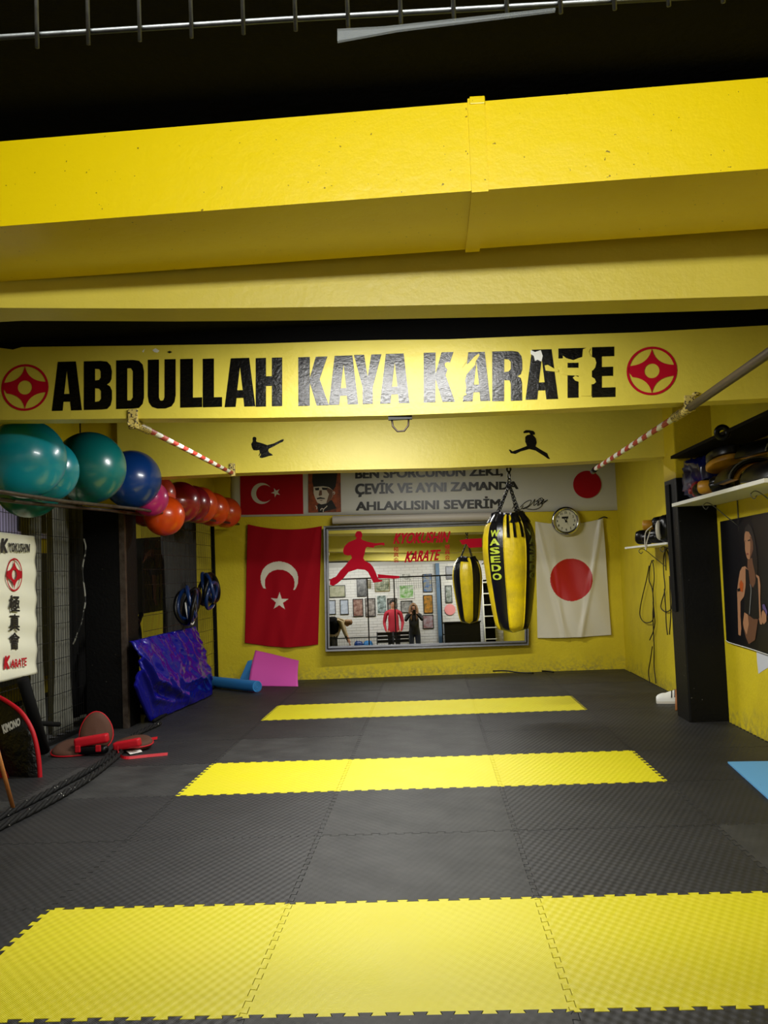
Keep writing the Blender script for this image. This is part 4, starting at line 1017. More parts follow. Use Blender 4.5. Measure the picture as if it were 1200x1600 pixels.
# blue bag
def lump(c, r, m, name, parent=None, amp=.02, fr=6, M_=None, n=32):
    mb = MB().ell((0, 0, 0), 1, n, n//2); r = Vector(r); c = Vector(c)
    for i, v in enumerate(mb.v):
        d = v.normalized(); sq = Vector([math.copysign(abs(a)**.7, a) for a in d])
        q = Vector((sq.x*r.x, sq.y*r.y, sq.z*r.z)) + d*noise.noise(d*fr+c*3)*amp
        mb.v[i] = (M_@q if M_ else q)+c
    return mb.build(name, m, parent, smooth=True)
t = thing('blue_bag', (2.83, 4.72, zs), 'crumpled dark blue plastic bag at the far end of the white shelf', 'bag')
lump((2.845, 4.75, zs+.178), (.15, .30, .165), mat('navy_plastic', '0c1248', .22, coat=.4), 'sack', t, .05, 5)
# arched kick pads stacked on the shelf
def arch_pad(c, R, arc, th, length, axis_rot, label, mats=('black', 'mustard'), tilt=0):
    t = thing('kick_pad', c, label, 'pad'); c = Vector(c)
    Mx = Matrix.Translation(c) @ Matrix.Rotation(axis_rot, 4, 'Z') @ Matrix.Rotation(tilt, 4, 'Y')
    def layer(r0, r1, nm, m, s=1.0):
        n = 18; mb = MB(); ring = []
        for i in range(n+1):
            a = PI/2-arc/2+arc*i/n; k = 1-.25*abs(i/n-.5)
            ring.append((a, k))
        vs = []
        for y in (-length/2*s, -length/2*s+.02, length/2*s-.02, length/2*s):
            e = .012 if abs(y) > length/2*s-.01 else 0
            for a, k in ring: vs.append(Mx @ Vector((math.cos(a)*(r1-e), y, math.sin(a)*(r1-e)*.8)))
            for a, k in reversed(ring): vs.append(Mx @ Vector((math.cos(a)*(r0+e), y, math.sin(a)*(r0+e)*.8)))
        N = 2*(n+1); fs = [(j*N+i, j*N+(i+1) % N, (j+1)*N+(i+1) % N, (j+1)*N+i) for j in range(3) for i in range(N)]
        for base in (0, 3*N): fs += [(base+i, base+i+1, base+N-2-i, base+N-1-i) for i in range(n)]
        mb.add(vs, fs); o = mb.build(nm, M[m], t); autosmooth(o, 50)
        return ring
    ring = layer(R-th*.5, R, 'outer_layer', mats[0]); layer(R-th, R-th*.5-.002, 'inner_layer', mats[1], .97)
    MB().tube([Mx @ Vector((math.cos(a)*R, -length/2, math.sin(a)*R*.8)) for a, k in ring], .005, 5).build('piping', M['grey_curtain'], t, smooth=True)
    for y in (-.06, .08): MB().tube([Mx @ Vector((math.cos(a)*(R-th-.01), y, math.sin(a)*(R-th-.01)*.8-.02)) for a, k in ring[4:-4]], .012, 6).build('strap', M['black_matte'], t, smooth=True)
    return t
arch_pad((2.83, 3.12, zs+.005), .17, PI*.98, .07, .42, .12, 'arched black kick pad with mustard lining at the near end of the white shelf')
arch_pad((2.84, 3.70, zs+.03), .20, PI*.9, .07, .44, -.05, 'arched black kick pad with mustard lining in the middle of the white shelf')
arch_pad((2.84, 3.26, zs+.16), .16, PI*.9, .06, .4, .2, 'arched black kick pad lying on top of the near pad')
t = thing('curved_pad', (2.82, 4.1, zs+.2), 'black curved pad with a mustard underside resting on the stack on the shelf', 'pad')
for nm, m, z0_, z1_, sc in (('mustard_layer', 'mustard', 0, .045, 1), ('black_layer', 'black', .046, .11, .97)):
    mb = MB(); n = 28; rows = []
    for z, k in ((z0_, .9), (z0_+.008, 1), (z1_-.008, 1), (z1_, .92)):
        rows.append([Vector((2.80+.13*sc*k*math.cos(a), 4.08+.24*sc*k*math.sin(a), zs+.19+z+.12*(-.24*math.sin(a)))) for a in [2*PI*i/n for i in range(n)]])
    vs = [q for r in rows for q in r]; fs = [(j*n+i, j*n+(i+1) % n, (j+1)*n+(i+1) % n, (j+1)*n+i) for j in range(3) for i in range(n)] + [tuple(range(n-1, -1, -1)), tuple(3*n+i for i in range(n))]
    autosmooth(mb.add(vs, fs).build(nm, M[m], t), 60)
MB().torus((2.63, 3.56, zs+.375), .036, .02, (.35, 1, .1), 28, 8).build('handle_loop', M['black'], t, smooth=True)
def glove(c, ang, m, label, cuff='black', s=1.0):
    t = thing('boxing_glove', c, label, 'glove'); c = Vector(c); R = Matrix.Rotation(ang, 4, 'Z')
    o = lump(c+(R@Vector((0, -.03, .065)))*s, Vector((.062, .085, .06))*s, m, 'fist', t, .008, 3, R)
    lump(c+(R@Vector((-.06, -.02, .055)))*s, Vector((.022, .05, .025))*s, m, 'thumb', t, .004, 3, R)
    MB().lathe([(.0, -.05), (.042, -.05), (.048, -.045), (.05, .04), (.045, .05), (0, .05)], c+(R@Vector((0, .085, .055)))*s, 20, R@Matrix.Rotation(-PI/2, 4, 'X')).build('cuff', M[cuff], t, smooth=True)
    return t
glove((2.72, 4.30, zs), .3, M['black'], 'black boxing glove at the front of the white shelf, nearer the pads', 'black')
glove((2.72, 4.52, zs), -.2, mat('crimson_leather', '7a1424', .4), 'crimson glove at the front edge of the white shelf', 'black')
glove((2.73, 4.08, zs), .8, M['black'], 'black glove tucked under the curved pad on the shelf', 'mustard')
# gloves and helmet on the small shelf
M['white_leather'] = mat('white_leather', 'cfcabc', .4)
glove((2.78, 6.65, z2), -.9, M['black'], 'black glove lying at the far end of the small shelf', 'black', 1.2)
glove((2.80, 6.35, z2), .6, M['black'], 'black glove with white laces on the small shelf', 'black', 1.2)
glove((2.84, 6.42, z2+.13), 1.2, M['black'], 'black glove on top of the heap on the small shelf', 'mustard', 1.1)
t = thing('head_guard', (2.82, 5.95, z2), 'black and white head guard beside the gloves on the small shelf', 'head guard')
lump((2.83, 5.95, z2+.13), (.10, .13, .13), M['black'], 'shell', t, .02, 4)
MB().torus((2.74, 5.95, z2+.12), .07, .022, (1, -.5, 0), 24, 8).build('face_opening', M['white_leather'], t, smooth=True)
MB().tube(curve([(2.72, 6.25, z2+.12), (2.695, 6.3, z2+.02), (2.69, 6.33, z2-.05), (2.69, 6.36, z2+.02), (2.71, 6.38, z2+.12), (2.73, 6.2, z2+.17)], 6), .006, 6).build('lace', M['white_leather'], t, smooth=True)

# jump ropes on the right wall
def wallrope(strokes, label):
    RP = Plane((XR-.02, 0, 0), (1, 0, 0)); t = None
    for i, s in enumerate(strokes):
        P = curve([RP.at(*q) for q in s], 6)
        if t is None:
            t = thing('jump_rope', P[0], label, 'jump rope')
            MB().tube([P[0]+Vector((0, 0, 0)), P[0]+Vector((.02, 0, 0))], .008, 6).build('hook', M['steel'], t)
        MB().tube([p+Vector((-.006*i, 0, 0)) for p in P], .0058, 6).build('cord', M['cord'], t, smooth=True)
M['cord'] = mat('brown_black_cord', '241c14', .6)
wallrope([[(1019,876),(1016,884),(1014,905),(1019,920),(1021,940),(1020,960),(1021,985),(1022,1010),(1022,1040),(1025,1068)],
          [(1019,876),(1022,884),(1023,905),(1021,925),(1022,945),(1024,970),(1022,985),(1016,1000)],
          [(1016,884),(1012,905),(1006,930),(1002,950),(1002,963),(1008,972),(1018,972),(1023,964),(1022,940)],
          [(1022,1010),(1019,1030),(1016,1050),(1018,1068)]], 'dark jump rope looped long on the right wall, the one farther from the pillar')
wallrope([[(1041,857),(1037,870),(1037,895),(1039,920),(1034,940),(1033,950),(1040,956),(1048,952),(1050,940),(1048,900),(1046,872),(1041,857)],
          [(1039,920),(1041,950),(1042,975),(1044,992)], [(1048,900),(1049,930),(1050,960),(1048,991)]], 'dark jump rope looped on the right wall close to the pillar')

# sneaker + stub
sn = on_floor(1049, 1099)
t = thing('sneaker', sn, 'white sneaker with black stripes on the floor behind the right pillar', 'shoe')
def shoe_pt(u, v):
    L = .30; x = -L/2+u*L; w_ = .048*(.55+.45*math.sin(min(1, u*1.25)*PI*.62+.35)); hgt = (.035+.03*min(1, u*5)**.5)*1.2+.055*max(0, (u-.30)/.70)**.8
    a = v*PI; return Vector((x, -math.cos(a)*w_, .018+math.sin(a)**.7*hgt))
SR = Matrix.Translation(sn+Vector((.02, .02, 0)))@Matrix.Rotation(-.15, 4, 'Z')
MB().sheet(lambda u, v: SR@shoe_pt(u, v), 24, 14).build('upper', M['white'], t, smooth=True)
mb = MB(); out = [(-.15+.30*i/20, -.052*(.55+.45*math.sin(min(1, i/20*1.25)*PI*.62+.35))) for i in range(21)]
ringp = [SR@Vector((x, y, 0)) for x, y in out]+[SR@Vector((x, -y, 0)) for x, y in reversed(out)]
MB().poly([ringp], (0, 0, .022)).build('sole', M['white_leather'], t)
for k in range(3):
    MB().tube([SR@(shoe_pt(.45+k*.1, v)+Vector((.02*v, 0, .003))) for v in [.08+.05*j for j in range(9)]], .006, 5).build('stripe', M['ink'], t, smooth=True)
MB().torus(SR@Vector((.10, 0, .105)), .035, .01, (0, 0, 1), 20, 6).build('collar', M['ink'], t, smooth=True)
p = on_floor(1057, 1110, .01)
tag(MB().tube([p, p+Vector((.035, .10, .17))], .012, 8).build('brown_stick', M['wood'], smooth=True), 'short brown stick leaning against the foot of the right pillar', 'stick')

# poster on the right wall
PR = Plane((XR-.012, 0, 0), (1, 0, 0))
pr = thing('athlete_poster', PR.at(1170, 1010), 'dark poster of a woman athlete in a black top on the right wall', 'poster')
decal('poster_sheet', PR, [[(1125,815),(1262,788),(1268,1046),(1135,1003)]], mat('poster_night', '0c0c12', .3), pr, 0, th=.004)
K7 = dict(sc=6.15, ox=1100, oy=800)
skp = mat('poster_tan_skin', 'a87858', .4); skd = mat('poster_shaded_skin', '6a4632', .4); hp = mat('poster_hair', '1a1210', .4); tp_ = mat('poster_black_top', '08080a', .4)
def P7(pts, m, o, nm='print_detail'): decal(nm, PR, [pts], m, pr, .002+o*.0007, th=.0004, **K7)
P7([(385,200),(395,150),(430,115),(460,150),(480,220),(500,330),(515,480),(512,600),(480,640),(470,560),(450,470),(400,300)], hp, 1, 'hair')
P7([(390,210),(400,185),(430,190),(455,240),(468,290),(470,360),(455,420),(430,465),(412,440),(395,370),(392,290),(386,275)], skp, 2, 'face')
P7([(440,230),(455,240),(470,290),(472,360),(455,420),(440,440),(445,330)], skd, 3)
P7([(418,272),(440,262),(446,272),(425,282)], hp, 4); P7([(390,278),(398,272),(400,284)], hp, 4); P7([(405,398),(425,395),(430,408),(410,412)], mat('poster_lips', '7a3a34', .4), 4)
P7([(418,460),(462,440),(470,500),(490,590),(500,680),(470,740),(440,690),(415,600)], skd, 2, 'neck')
P7([(365,530),(395,520),(415,545),(410,640),(385,810),(350,860),(350,1000),(358,1120),(352,1190),(330,1180),(325,1000),(318,760),(330,660),(345,570)], skp, 2, 'arm')
P7([(355,650),(378,690),(372,770),(345,760),(340,690)], mat('poster_tattoo', 'b05018', .4), 4)
P7([(320,740),(345,730),(350,760),(322,765)], tp_, 5)
P7([(500,600),(530,620),(542,700),(540,840),(545,960),(560,1080),(540,1080),(520,1000),(515,800)], skp, 2, 'arm')
P7([(398,540),(425,560),(440,690),(470,730),(490,690),(500,620),(515,640),(522,800),(530,1020),(480,1030),(385,960),(388,820),(400,700)], tp_, 4, 'top')
P7([(388,965),(430,990),(480,1025),(520,1030),(505,1130),(490,1230),(430,1270),(400,1200),(372,1080)], skd, 3, 'midriff')
P7([(388,965),(420,985),(430,1080),(410,1180),(385,1120),(375,1060)], skp, 4)
P7([(555,960),(570,940),(598,990),(600,1050),(575,1080),(552,1050)], skp, 3, 'fist'); P7([(560,890),(580,885),(608,960),(600,1000),(585,950),(565,930)], mat('poster_purple', '5a4a80', .4), 3)
mb = MB(); stroke(mb, PR, [(1100+x/6.15, 800+y/6.15) for x, y in ((440,690),(452,740),(445,860),(435,990))], .9, .008); mb.build('print_detail', mat('poster_zip', '8a8a88', .4), pr, recalc=False)
mb = MB(); stroke(mb, PR, [(1134,1000),(1140,1004),(1170,1013),(1200,1023),(1250,1040)], 1.2, .012); mb.build('poster_edge', M['white'], pr, recalc=False)
PW = Plane((XR, 0, 0), (1, 0, 0))
tag(decal('bare_plaster_patch', PW, [[(1182,1018),(1215,1030),(1216,1038),(1202,1042),(1192,1048),(1185,1053),(1183,1035)]], mat('bare_plaster', 'c8ccd4', .7), None, .002), 'white bare plaster patch on the right wall under the poster', 'patch')
# blue mat corner on the floor
a = on_floor(1137, 1190.5, .01); b = on_floor(1200, 1247, .01); dv = (b-a).normalized(); e = Vector((-dv.y, dv.x, 0)); e = e if e.x > 0 else -e
c_ = [a, a+e*.42, a+e*.42+dv*1.6, a+dv*1.6]
tag(MB().poly([[q+Vector((0, 0, .002)) for q in c_]], (0, 0, -.010)).build('exercise_mat', M['blue_mat']), 'light blue exercise mat flat on the floor along the right wall', 'mat')

# ---------------------------------------------------------------- lamps (out of the direct view)
for i, (x, y, z, sx, sy, p, tilt) in enumerate(LAMPS):
    zc = ceil_z(x); place = ['above the photographer', 'between the two front beams', 'between the lettered beam and the next one', 'behind the photographer on the left', 'behind the photographer on the right', 'in the side room', 'added out of sight behind the last beam to brighten the far wall'][i]
    t = thing('ceiling_lamp', (x, y, zc), 'white fluorescent ceiling lamp '+place, 'lamp')
    MB().bbox((x-sx/2-.03, y-sy/2-.02, z), (x+sx/2+.03, y+sy/2+.02, z+.04), .006).build('housing', M['white'], t)
    for k in (-.3, .3):
        A, B = ((x-sx/2, y+k*sy, z-.025), (x+sx/2, y+k*sy, z-.025)) if sx > sy else ((x+k*sx, y-sy/2, z-.025), (x+k*sx, y+sy/2, z-.025))
        MB().tube([A, B], .013, 10).build('tube', M['lamp'], t, smooth=True)
    MB().tube([(x, y, z+.04), (x, y, zc+.01)], .012, 8).build('stem', M['white'], t)

# ---------------------------------------------------------------- behind the camera, seen in the mirror
def refl(px, py, Y):
    q = MP.at(px, py); d = ray(px, py); n = MP.n; d = d-n*(2*d.dot(n)); return q+d*((Y-q.y)/d.y)
WY = -4.64
def frame(x0, y0, x1, y1, cols, fm, label):
    A = refl(x0, y0, WY); B = refl(x1, y1, WY); xa, xb = sorted((A.x, B.x)); za, zb = sorted((A.z, B.z))
    if zb > 2.68: zb = 2.68
    t = thing('picture_frame', ((xa+xb)/2, WY, za), label, 'picture', 'framed pictures on the brick wall')
    w_ = .018
    for a, b in (((xa, za), (xb, za+w_)), ((xa, zb-w_), (xb, zb)), ((xa, za+w_), (xa+w_, zb-w_)), ((xb-w_, za+w_), (xb, zb-w_))):
        MB().box((a[0], WY, a[1]), (b[0], WY+.02, b[1])).build('frame_side', fm, t)
    MB().box((xa+w_*.5, WY, za+w_*.5), (xb-w_*.5, WY+.008, zb-w_*.5)).build('print', cols, t)
fb = mat('black_frame', '101010', .4); fgold = mat('gold_frame', '7a6a30', .4)
def pm(a, b, s=9): return mat('photo_print', a, .3, var=(s, b, 1))
FR = [(514,915,540,933,pm('b8b49a','8a9070'),fb,'wide pale picture left on the brick wall in the mirror'),
 (557,904,573,932,pm('303034','80807c'),fb,'tall dark picture under the fence bar in the mirror'),
 (573,906,580,919,pm('8a7a50','3a3018'),fgold,'small brownish picture beside the tall dark one'),
 (585,905,609,924,pm('4a5a38','c8c8b0'),fgold,'group photo in a gold frame on the brick wall'),
 (623,914,647,935,pm('5aa030','dfe0d8'),M['white'],'bright green field photo with white figures'),
 (660,897,676,925,pm('3a70b0','b0a060'),fb,'tall beach photo with blue sky, upper right'),
 (661,930,677,958,pm('c88830','404a30'),fb,'orange and green sports photo, right of the girl'),
 (626,939,645,957,pm('a8a8a4','505050'),fb,'grey group photo behind the photographer'),
 (605,935,621,960,pm('383838','a8a098'),fb,'dark photo behind the man in red'),
 (588,930,605,959,pm('3a4a40','c0d0d0'),M['white'],'green and blue toned photo in a white frame'),
 (570,935,587,963,pm('504440','c0b8b0'),fb,'dark brown portrait photo left of the centre'),
 (551,936,568,963,pm('6a3c34','b89c8c'),fb,'reddish group photo left of the centre'),
 (531,937,545,960,pm('c4ccd8','9aa4b4'),fb,'pale blue certificate in a black frame'),
 (512,938,525,960,pm('c8d0dc','a0a8b8'),fb,'pale certificate at the left edge of the mirror'),
 (627,896,643,908,pm('d8d8d0','303030'),M['white'],'small white sign high on the brick wall'),
 (660,961,678,982,pm('8a5a5a','a8a8b0'),fb,'pinkish group photo low at the right'),
 (695,915,707,942,pm('4a5a48','c0c4c0'),fb,'greenish photo right of the gate post in the mirror'),
 (696,885,709,905,pm('141414','303030'),fb,'black picture high beside the gate post in the mirror')]
for a in FR: frame(*a)
A = refl(694, 943, WY); B = refl(712, 962, WY); c = (A+B)/2; r = abs(A.x-B.x)/2
tag(MB().lathe([(0, 0), (r, 0), (r, .01), (0, .01)], Vector((c.x, WY+.01, c.z)), 32, Matrix.Rotation(-PI/2, 4, 'X')).build('round_sign', mat('pink_sign', 'e89090', .5)), 'round pink sign on the wall seen in the mirror', 'sign')
A = refl(684, 900, -4.55); tag(MB().box((A.x-.05, -4.63, 0), (A.x+.05, -4.5, 2.7)).build('pipe_casing', mat('slate_blue_paint', '4a6a88', .5)), 'slate blue vertical pipe casing on the brick wall', 'casing')
# black desk front, shelf rack and cabinet at the right of the mirror view
A = refl(694, 972, -3.7); B = refl(752, 1010, -3.7)
t = thing('reception_desk', ((A.x+B.x)/2, -3.7, 0), 'black reception desk at the right of the mirror view', 'desk')
MB().bbox((A.x, -4.2, 0), (B.x, -3.7, A.z-.03), .01).build('body', M['black'], t); MB().bbox((A.x-.03, -4.22, A.z-.03), (B.x+.03, -3.67, A.z), .006).build('worktop', M['dark_steel'], t)
A = refl(756, 930, -4.0); B = refl(778, 1010, -4.0)
t = thing('wall_rack', ((A.x+B.x)/2, -4.2, 0), 'dark rack with white shelf edges at the right of the mirror view', 'rack')
xr1 = min(B.x, XR-.02)
MB().box((A.x, -4.6, 0), (xr1, -4.45, 2.2)).build('back_panel', M['black_matte'], t)
for k in range(7): MB().box((A.x, -4.44, .3+k*.3), (xr1, -4.1, .32+k*.3)).build('shelf', M['white'], t)
MB().box((A.x-.03, -4.44, 0), (A.x, -4.1, 2.2)).build('side_panel', M['white'], t)

def chair(x, y, ang, label):
    t = thing('metal_chair', (x, y, 0), label, 'chair', 'chairs by the gate'); R = Matrix.Translation((x, y, 0))@Matrix.Rotation(ang, 4, 'Z')
    for sx in (-.2, .2):
        MB().tube([R@Vector((sx, .2, 0)), R@Vector((sx, .2, .45))], .012, 6).build('leg', M['dark_steel'], t, smooth=True)
        MB().tube([R@Vector((sx, -.2, 0)), R@Vector((sx, -.2, .45)), R@Vector((sx, -.25, .88))], .012, 6).build('leg', M['dark_steel'], t, smooth=True)
    MB().bbox((-.22, -.22, .44), (.22, .22, .48), .01, 2, R).build('seat', M['black'], t)
    for k in range(3): MB().bbox((-.2, -.245-.012*k, .6+k*.095), (.2, -.23-.012*k, .675+k*.095), .004, 1, R).build('back_slat', M['black'], t)
chair(-.15, -3.05, 0, 'black slatted metal chair left of the man in red in the mirror')
chair(.25, -3.02, .1, 'black slatted metal chair right of the man in red in the mirror')

# people
def skin_body(name, joints, edges, mats, cls, parent, sub=2, root=0):
    me = bpy.data.meshes.new(name); L = wloc(parent)
    me.from_pydata([Vector(j[0])-L for j in joints], edges, [])
    o = bpy.data.objects.new(name, me); COL.objects.link(o); o.parent = parent
    md = o.modifiers.new('skin', 'SKIN'); md.use_smooth_shade = True
    sv = me.skin_vertices[0].data
    for i, j in enumerate(joints):
        r = j[1] if isinstance(j[1], tuple) else (j[1], j[1]); sv[i].radius = r; sv[i].use_root = (i == root)
    sb = o.modifiers.new('sub', 'SUBSURF'); sb.levels = sub; sb.render_levels = sub
    bpy.context.view_layer.update()
    nm = bpy.data.meshes.new_from_object(o.evaluated_get(bpy.context.evaluated_depsgraph_get()))
    o.modifiers.clear(); o.data = nm
    nm.materials.clear()
    for m in mats: nm.materials.append(m)
    for p in nm.polygons: p.material_index = cls(p.center+L); p.use_smooth = True
    return o
def person(base, face, h, pose, label, top_m, leg_m, hair_m, long_hair=False, cap=None):
    """face: angle about Z the person faces (0 = +Y)"""
    t = thing('person', (base[0], base[1], 0), label, 'person'); k = h/1.75
    R = Matrix.Translation((base[0], base[1], 0))@Matrix.Rotation(face, 4, 'Z')
    J = {}
    J['pel'] = ((0, 0, .95), (.15, .11)); J['waist'] = ((0, 0, 1.10), (.14, .10)); J['chest'] = ((0, 0, 1.30), (.17, .115)); J['neckb'] = ((0, .0, 1.46), (.085, .07))
    J['neck'] = ((0, .01, 1.51), (.052, .055)); J['h1'] = ((0, .03, 1.58), (.062, .078)); J['h2'] = ((0, .025, 1.66), (.076, .092)); J['h3'] = ((0, .02, 1.72), (.055, .068))
    for s, n in ((-1, 'l'), (1, 'r')):
        J[n+'hip'] = ((s*.09, 0, .88), (.095, .095)); J[n+'knee'] = ((s*.10, .02, .50), (.062, .065)); J[n+'ank'] = ((s*.10, -.01, .10), (.042, .045)); J[n+'toe'] = ((s*.11, .15, .035), (.04, .032))
        J[n+'sh'] = ((s*.19, 0, 1.41), (.065, .065))
        el, wr, hd = pose[n]
        J[n+'el'] = (el, (.047, .047)); J[n+'wr'] = (wr, (.032, .030)); J[n+'hd'] = (hd, (.036, .022))
    keys = list(J); idx = {q: i for i, q in enumerate(keys)}
    E_ = [('pel', 'waist'), ('waist', 'chest'), ('chest', 'neckb'), ('neckb', 'neck'), ('neck', 'h1'), ('h1', 'h2'), ('h2', 'h3')]
    for n in 'lr': E_ += [('pel', n+'hip'), (n+'hip', n+'knee'), (n+'knee', n+'ank'), (n+'ank', n+'toe'), ('neckb', n+'sh'), (n+'sh', n+'el'), (n+'el', n+'wr'), (n+'wr', n+'hd')]
    jj = [(R@(Vector(J[q][0])*k), tuple(a*k for a in J[q][1])) for q in keys]
    wrs = [jj[idx['lwr']][0], jj[idx['rwr']][0]]; hds = [jj[idx['lhd']][0], jj[idx['rhd']][0]]
    def cls(c):
        if c.z > 1.50*k: return 0 if all((c-hh).length > .2 for hh in hds) or c.z > 1.53*k and (c-jj[idx['h2']][0]).length < .16*k else (0 if min((c-hh).length for hh in hds) < .05 else 1)
        for a, b in zip(wrs, hds):
            if (c-b).length < (c-a).length*1.05 and (c-b).length < .09: return 0
        if c.z < .12*k: return 3
        return 1 if c.z > .86*k else 2
    skin_body('body', jj, [(idx[a], idx[b]) for a, b in E_], [M['skin'], top_m, leg_m, M['ink']], cls, t)
    HP = lambda x, y, z: R@(Vector((x, y, z))*k)
    # five fingers on each hand, curled
    for n in 'lr':
        w_, hd = jj[idx[n+'wr']][0], jj[idx[n+'hd']][0]; d = (hd-w_).normalized(); sd = (R.to_3x3()@Vector((1, 0, 0))); sd = (sd-d*sd.dot(d)).normalized(); pn = d.cross(sd); s = 1 if n == 'r' else -1
        for f_ in range(4):
            b = hd+d*.02+sd*(.022*(f_-1.5)*.9); l = (.06, .072, .067, .05)[f_]
            MB().tube([b, b+d*l*.5+pn*.006, b+d*l*.85+pn*.022], [.0095, .0085, .007], 8).build('finger', M['skin'], t, smooth=True)
        b = w_.lerp(hd, .5)-sd*.03*s; MB().tube([b, b+d*.03-sd*.02*s, b+d*.06-sd*.022*s], [.012, .010, .008], 8).build('thumb', M['skin'], t, smooth=True)
    # face
    for s in (-1, 1):
        MB().ell(HP(s*.032, .108, 1.648), .011*k, 10, 8).build('eye', M['white'], t, smooth=True); MB().ell(HP(s*.032, .117, 1.648), .006*k, 8, 6).build('pupil', M['ink'], t, smooth=True)
        MB().tube([HP(s*.016, .118, 1.668), HP(s*.034, .118, 1.673), HP(s*.05, .106, 1.667)], .004*k, 6).build('eyebrow', hair_m, t, smooth=True)
        MB().ell(HP(s*.079, .02, 1.64), Vector((.012, .022, .032))*k, 10, 8).build('ear', M['skin'], t, smooth=True)
    MB().tube([HP(0, .112, 1.655), HP(0, .128, 1.628), HP(0, .136, 1.612), HP(0, .118, 1.602)], [.007*k, .010*k, .013*k, .010*k], 8).build('nose', M['skin'], t, smooth=True)
    MB().tube([HP(-.026, .104, 1.578), HP(0, .114, 1.576), HP(.026, .104, 1.578)], [.003*k, .007*k, .003*k], 6).build('mouth', mat('lips', '9a5048', .5), t, smooth=True)
    # hair cap: upper part of an ellipsoid around the skull, open at the face
    mb = MB(); n = 28; kk = 14; c0 = Vector((0, .018, 1.665)); rad = Vector((.086, .104, .098)) if not long_hair else Vector((.094, .11, .103)); vs = []; fs = []
    for j in range(kk+1):
        tt = PI*.62*j/kk
        for i in range(n):
            a = 2*PI*i/n; fr0 = max(0, math.sin(a)); t2 = tt*(1-.42*fr0**1.5)
            q = Vector((rad.x*math.sin(t2)*math.cos(a), rad.y*math.sin(t2)*math.sin(a), rad.z*math.cos(t2)))+c0; vs.append(HP(*q))
    fs = [(j*n+i, j*n+(i+1) % n, (j+1)*n+(i+1) % n, (j+1)*n+i) for j in range(kk) for i in range(n)]
    mb.add(vs, fs).build('hair', hair_m, t, smooth=True)
    if long_hair:
        for s in (-1, 1):
            for q in range(5):
                x = s*(.075+.012*q*.4); y = .07-.035*q
                MB().tube([HP(x*.9, y, 1.70), HP(x*1.15, y+.01, 1.60), HP(x*1.25, y+.02, 1.48), HP(x*1.1, y+.03, 1.33), HP(x, y+.02, 1.25)], [.02, .026, .028, .022, .006], 8).build('hair_lock', hair_m, t, smooth=True)
    return t, R, k
M['red_coat'] = mat('red_sweater', 'b01c30', .7, bump=(80, .002)); M['dark_coat'] = mat('black_jacket', '18181a', .6)
mp = refl(614, 950, -4.0)
pocket = dict(l=((-.25, -.03, 1.15), (-.21, .09, .95), (-.17, .13, .88)), r=((.25, -.03, 1.15), (.21, .09, .95), (.17, .13, .88)))
person((mp.x, -4.0), 0, 1.72, pocket, 'man in a red sweater standing with hands at his waist, seen in the mirror', M['red_coat'], M['ink'], M['hair_dark'])
hold = dict(l=((-.24, .12, 1.26), (-.10, .29, 1.42), (-.055, .325, 1.475)), r=((.24, .12, 1.26), (.10, .29, 1.42), (.055, .325, 1.475)))
t, R, k = person((.61, -3.42), 0, 1.58, hold, 'girl with long fair hair and black jacket photographing with a phone, seen in the mirror', M['dark_coat'], M['denim'], M['hair'], True)
ph = thing('phone', (.62, -3.06, 1.29), 'black phone held up by the long-haired girl in the mirror', 'phone')
MB().bbox((.585, -3.045, 1.26), (.66, -3.037, 1.40), .003).build('phone_body', M['black'], ph)
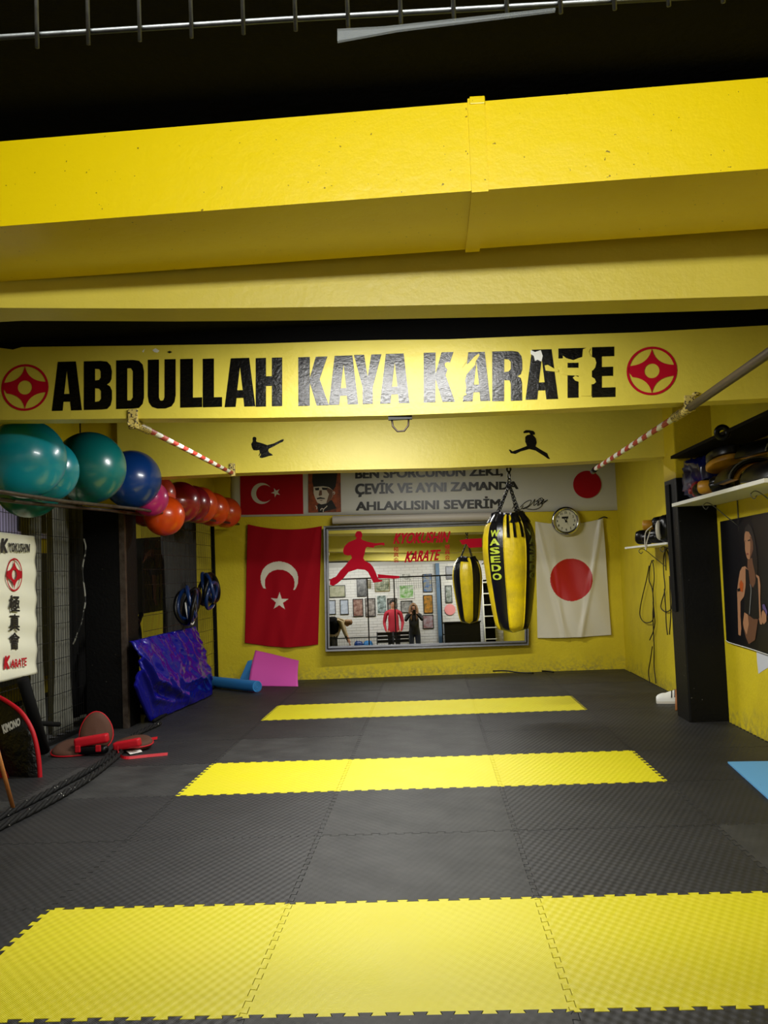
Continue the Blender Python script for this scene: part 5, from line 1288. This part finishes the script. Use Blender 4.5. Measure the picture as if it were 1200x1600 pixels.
# bent person at the left of the mirror view
bp = refl(523, 985, -3.1)
bend = thing('person', (bp.x, -3.1, 0), 'person bending forward in a beige coat with a black backpack, left in the mirror', 'person')
bx0, y0b = bp.x, -3.1
J = [((0, 0, .86), (.17, .13)), ((.0, .02, 1.02), (.18, .14)), ((.08, .04, 1.16), (.19, .15)), ((.20, .06, 1.20), (.15, .13)), ((.28, .07, 1.16), (.06, .06)), ((.34, .07, 1.12), (.085, .09)), ((.38, .07, 1.06), (.06, .07)),
     ((-.08, .09, .80), (.10, .10)), ((-.06, .12, .45), (.07, .07)), ((-.08, .08, .08), (.05, .05)), ((-.0, .2, .04), (.04, .035)),
     ((-.04, -.09, .80), (.10, .10)), ((.0, -.10, .45), (.07, .07)), ((-.06, -.12, .08), (.05, .05)), ((.06, -.12, .04), (.04, .035)),
     ((.19, .24, 1.14), (.07, .07)), ((.26, .28, .90), (.05, .05)), ((.34, .24, .70), (.036, .03)), ((.37, .24, .63), (.036, .022)),
     ((.19, -.12, 1.14), (.07, .07)), ((.26, -.14, .90), (.05, .05)), ((.34, -.1, .70), (.036, .03)), ((.37, -.1, .63), (.036, .022))]
E_ = [(0,1),(1,2),(2,3),(3,4),(4,5),(5,6),(0,7),(7,8),(8,9),(9,10),(0,11),(11,12),(12,13),(13,14),(3,15),(15,16),(16,17),(17,18),(3,19),(19,20),(20,21),(21,22)]
jj = [(Vector(p)+Vector((bx0, y0b, 0)), r) for p, r in J]
M['beige'] = mat('beige_coat', 'a89470', .8, bump=(60, .004))
skin_body('body', jj, E_, [M['skin'], M['beige'], M['ink']], lambda c: 0 if (c.x-bx0 > .30 and c.z > .98) or (c.x-bx0 > .33) else (1 if c.z > .8 else 2), bend)
lump((bx0+.36, y0b+.07, 1.15), (.10, .10, .07), M['hair'], 'hair', bend, .01)
lump((bx0-.05, y0b+.18, 1.08), (.17, .11, .22), M['black_matte'], 'backpack', bend, .02)
for yy in (.24, -.1):
    for f_ in range(4): MB().tube([Vector((bx0+.37, y0b+yy-.025+f_*.016, .62)), Vector((bx0+.39, y0b+yy-.025+f_*.016, .56))], .008, 6).build('finger', M['skin'], bend, smooth=True)
    MB().tube([Vector((bx0+.36, y0b+yy+.03, .65)), Vector((bx0+.38, y0b+yy+.045, .60))], .009, 6).build('thumb', M['skin'], bend, smooth=True)
# bags on a bench in front of the bricks
for px, m, lab in ((560, 'navy', 'navy blue gym bag by the brick wall in the mirror'), (575, 'blue_foam', 'blue gym bag by the brick wall in the mirror')):
    A = refl(px, 1002, -4.2); t = thing('gym_bag', (A.x, -4.2, 0), lab, 'bag'); lump((A.x, -4.2, .56), (.12, .12, .12), M[m], 'sack', t, .03)
A = refl(567, 1008, -4.2); t = thing('bench', (A.x, -4.25, 0), 'low dark bench along the brick wall in the mirror', 'bench')
MB().bbox((A.x-.8, -4.5, .40), (A.x+.35, -4.05, .44), .006).build('seat', M['dark_steel'], t)
for sx in (-.75, .3):
    for sy in (-4.45, -4.1): MB().tube([(A.x+sx, sy, 0), (A.x+sx, sy, .40)], .018, 8).build('leg', M['dark_steel'], t, smooth=True)
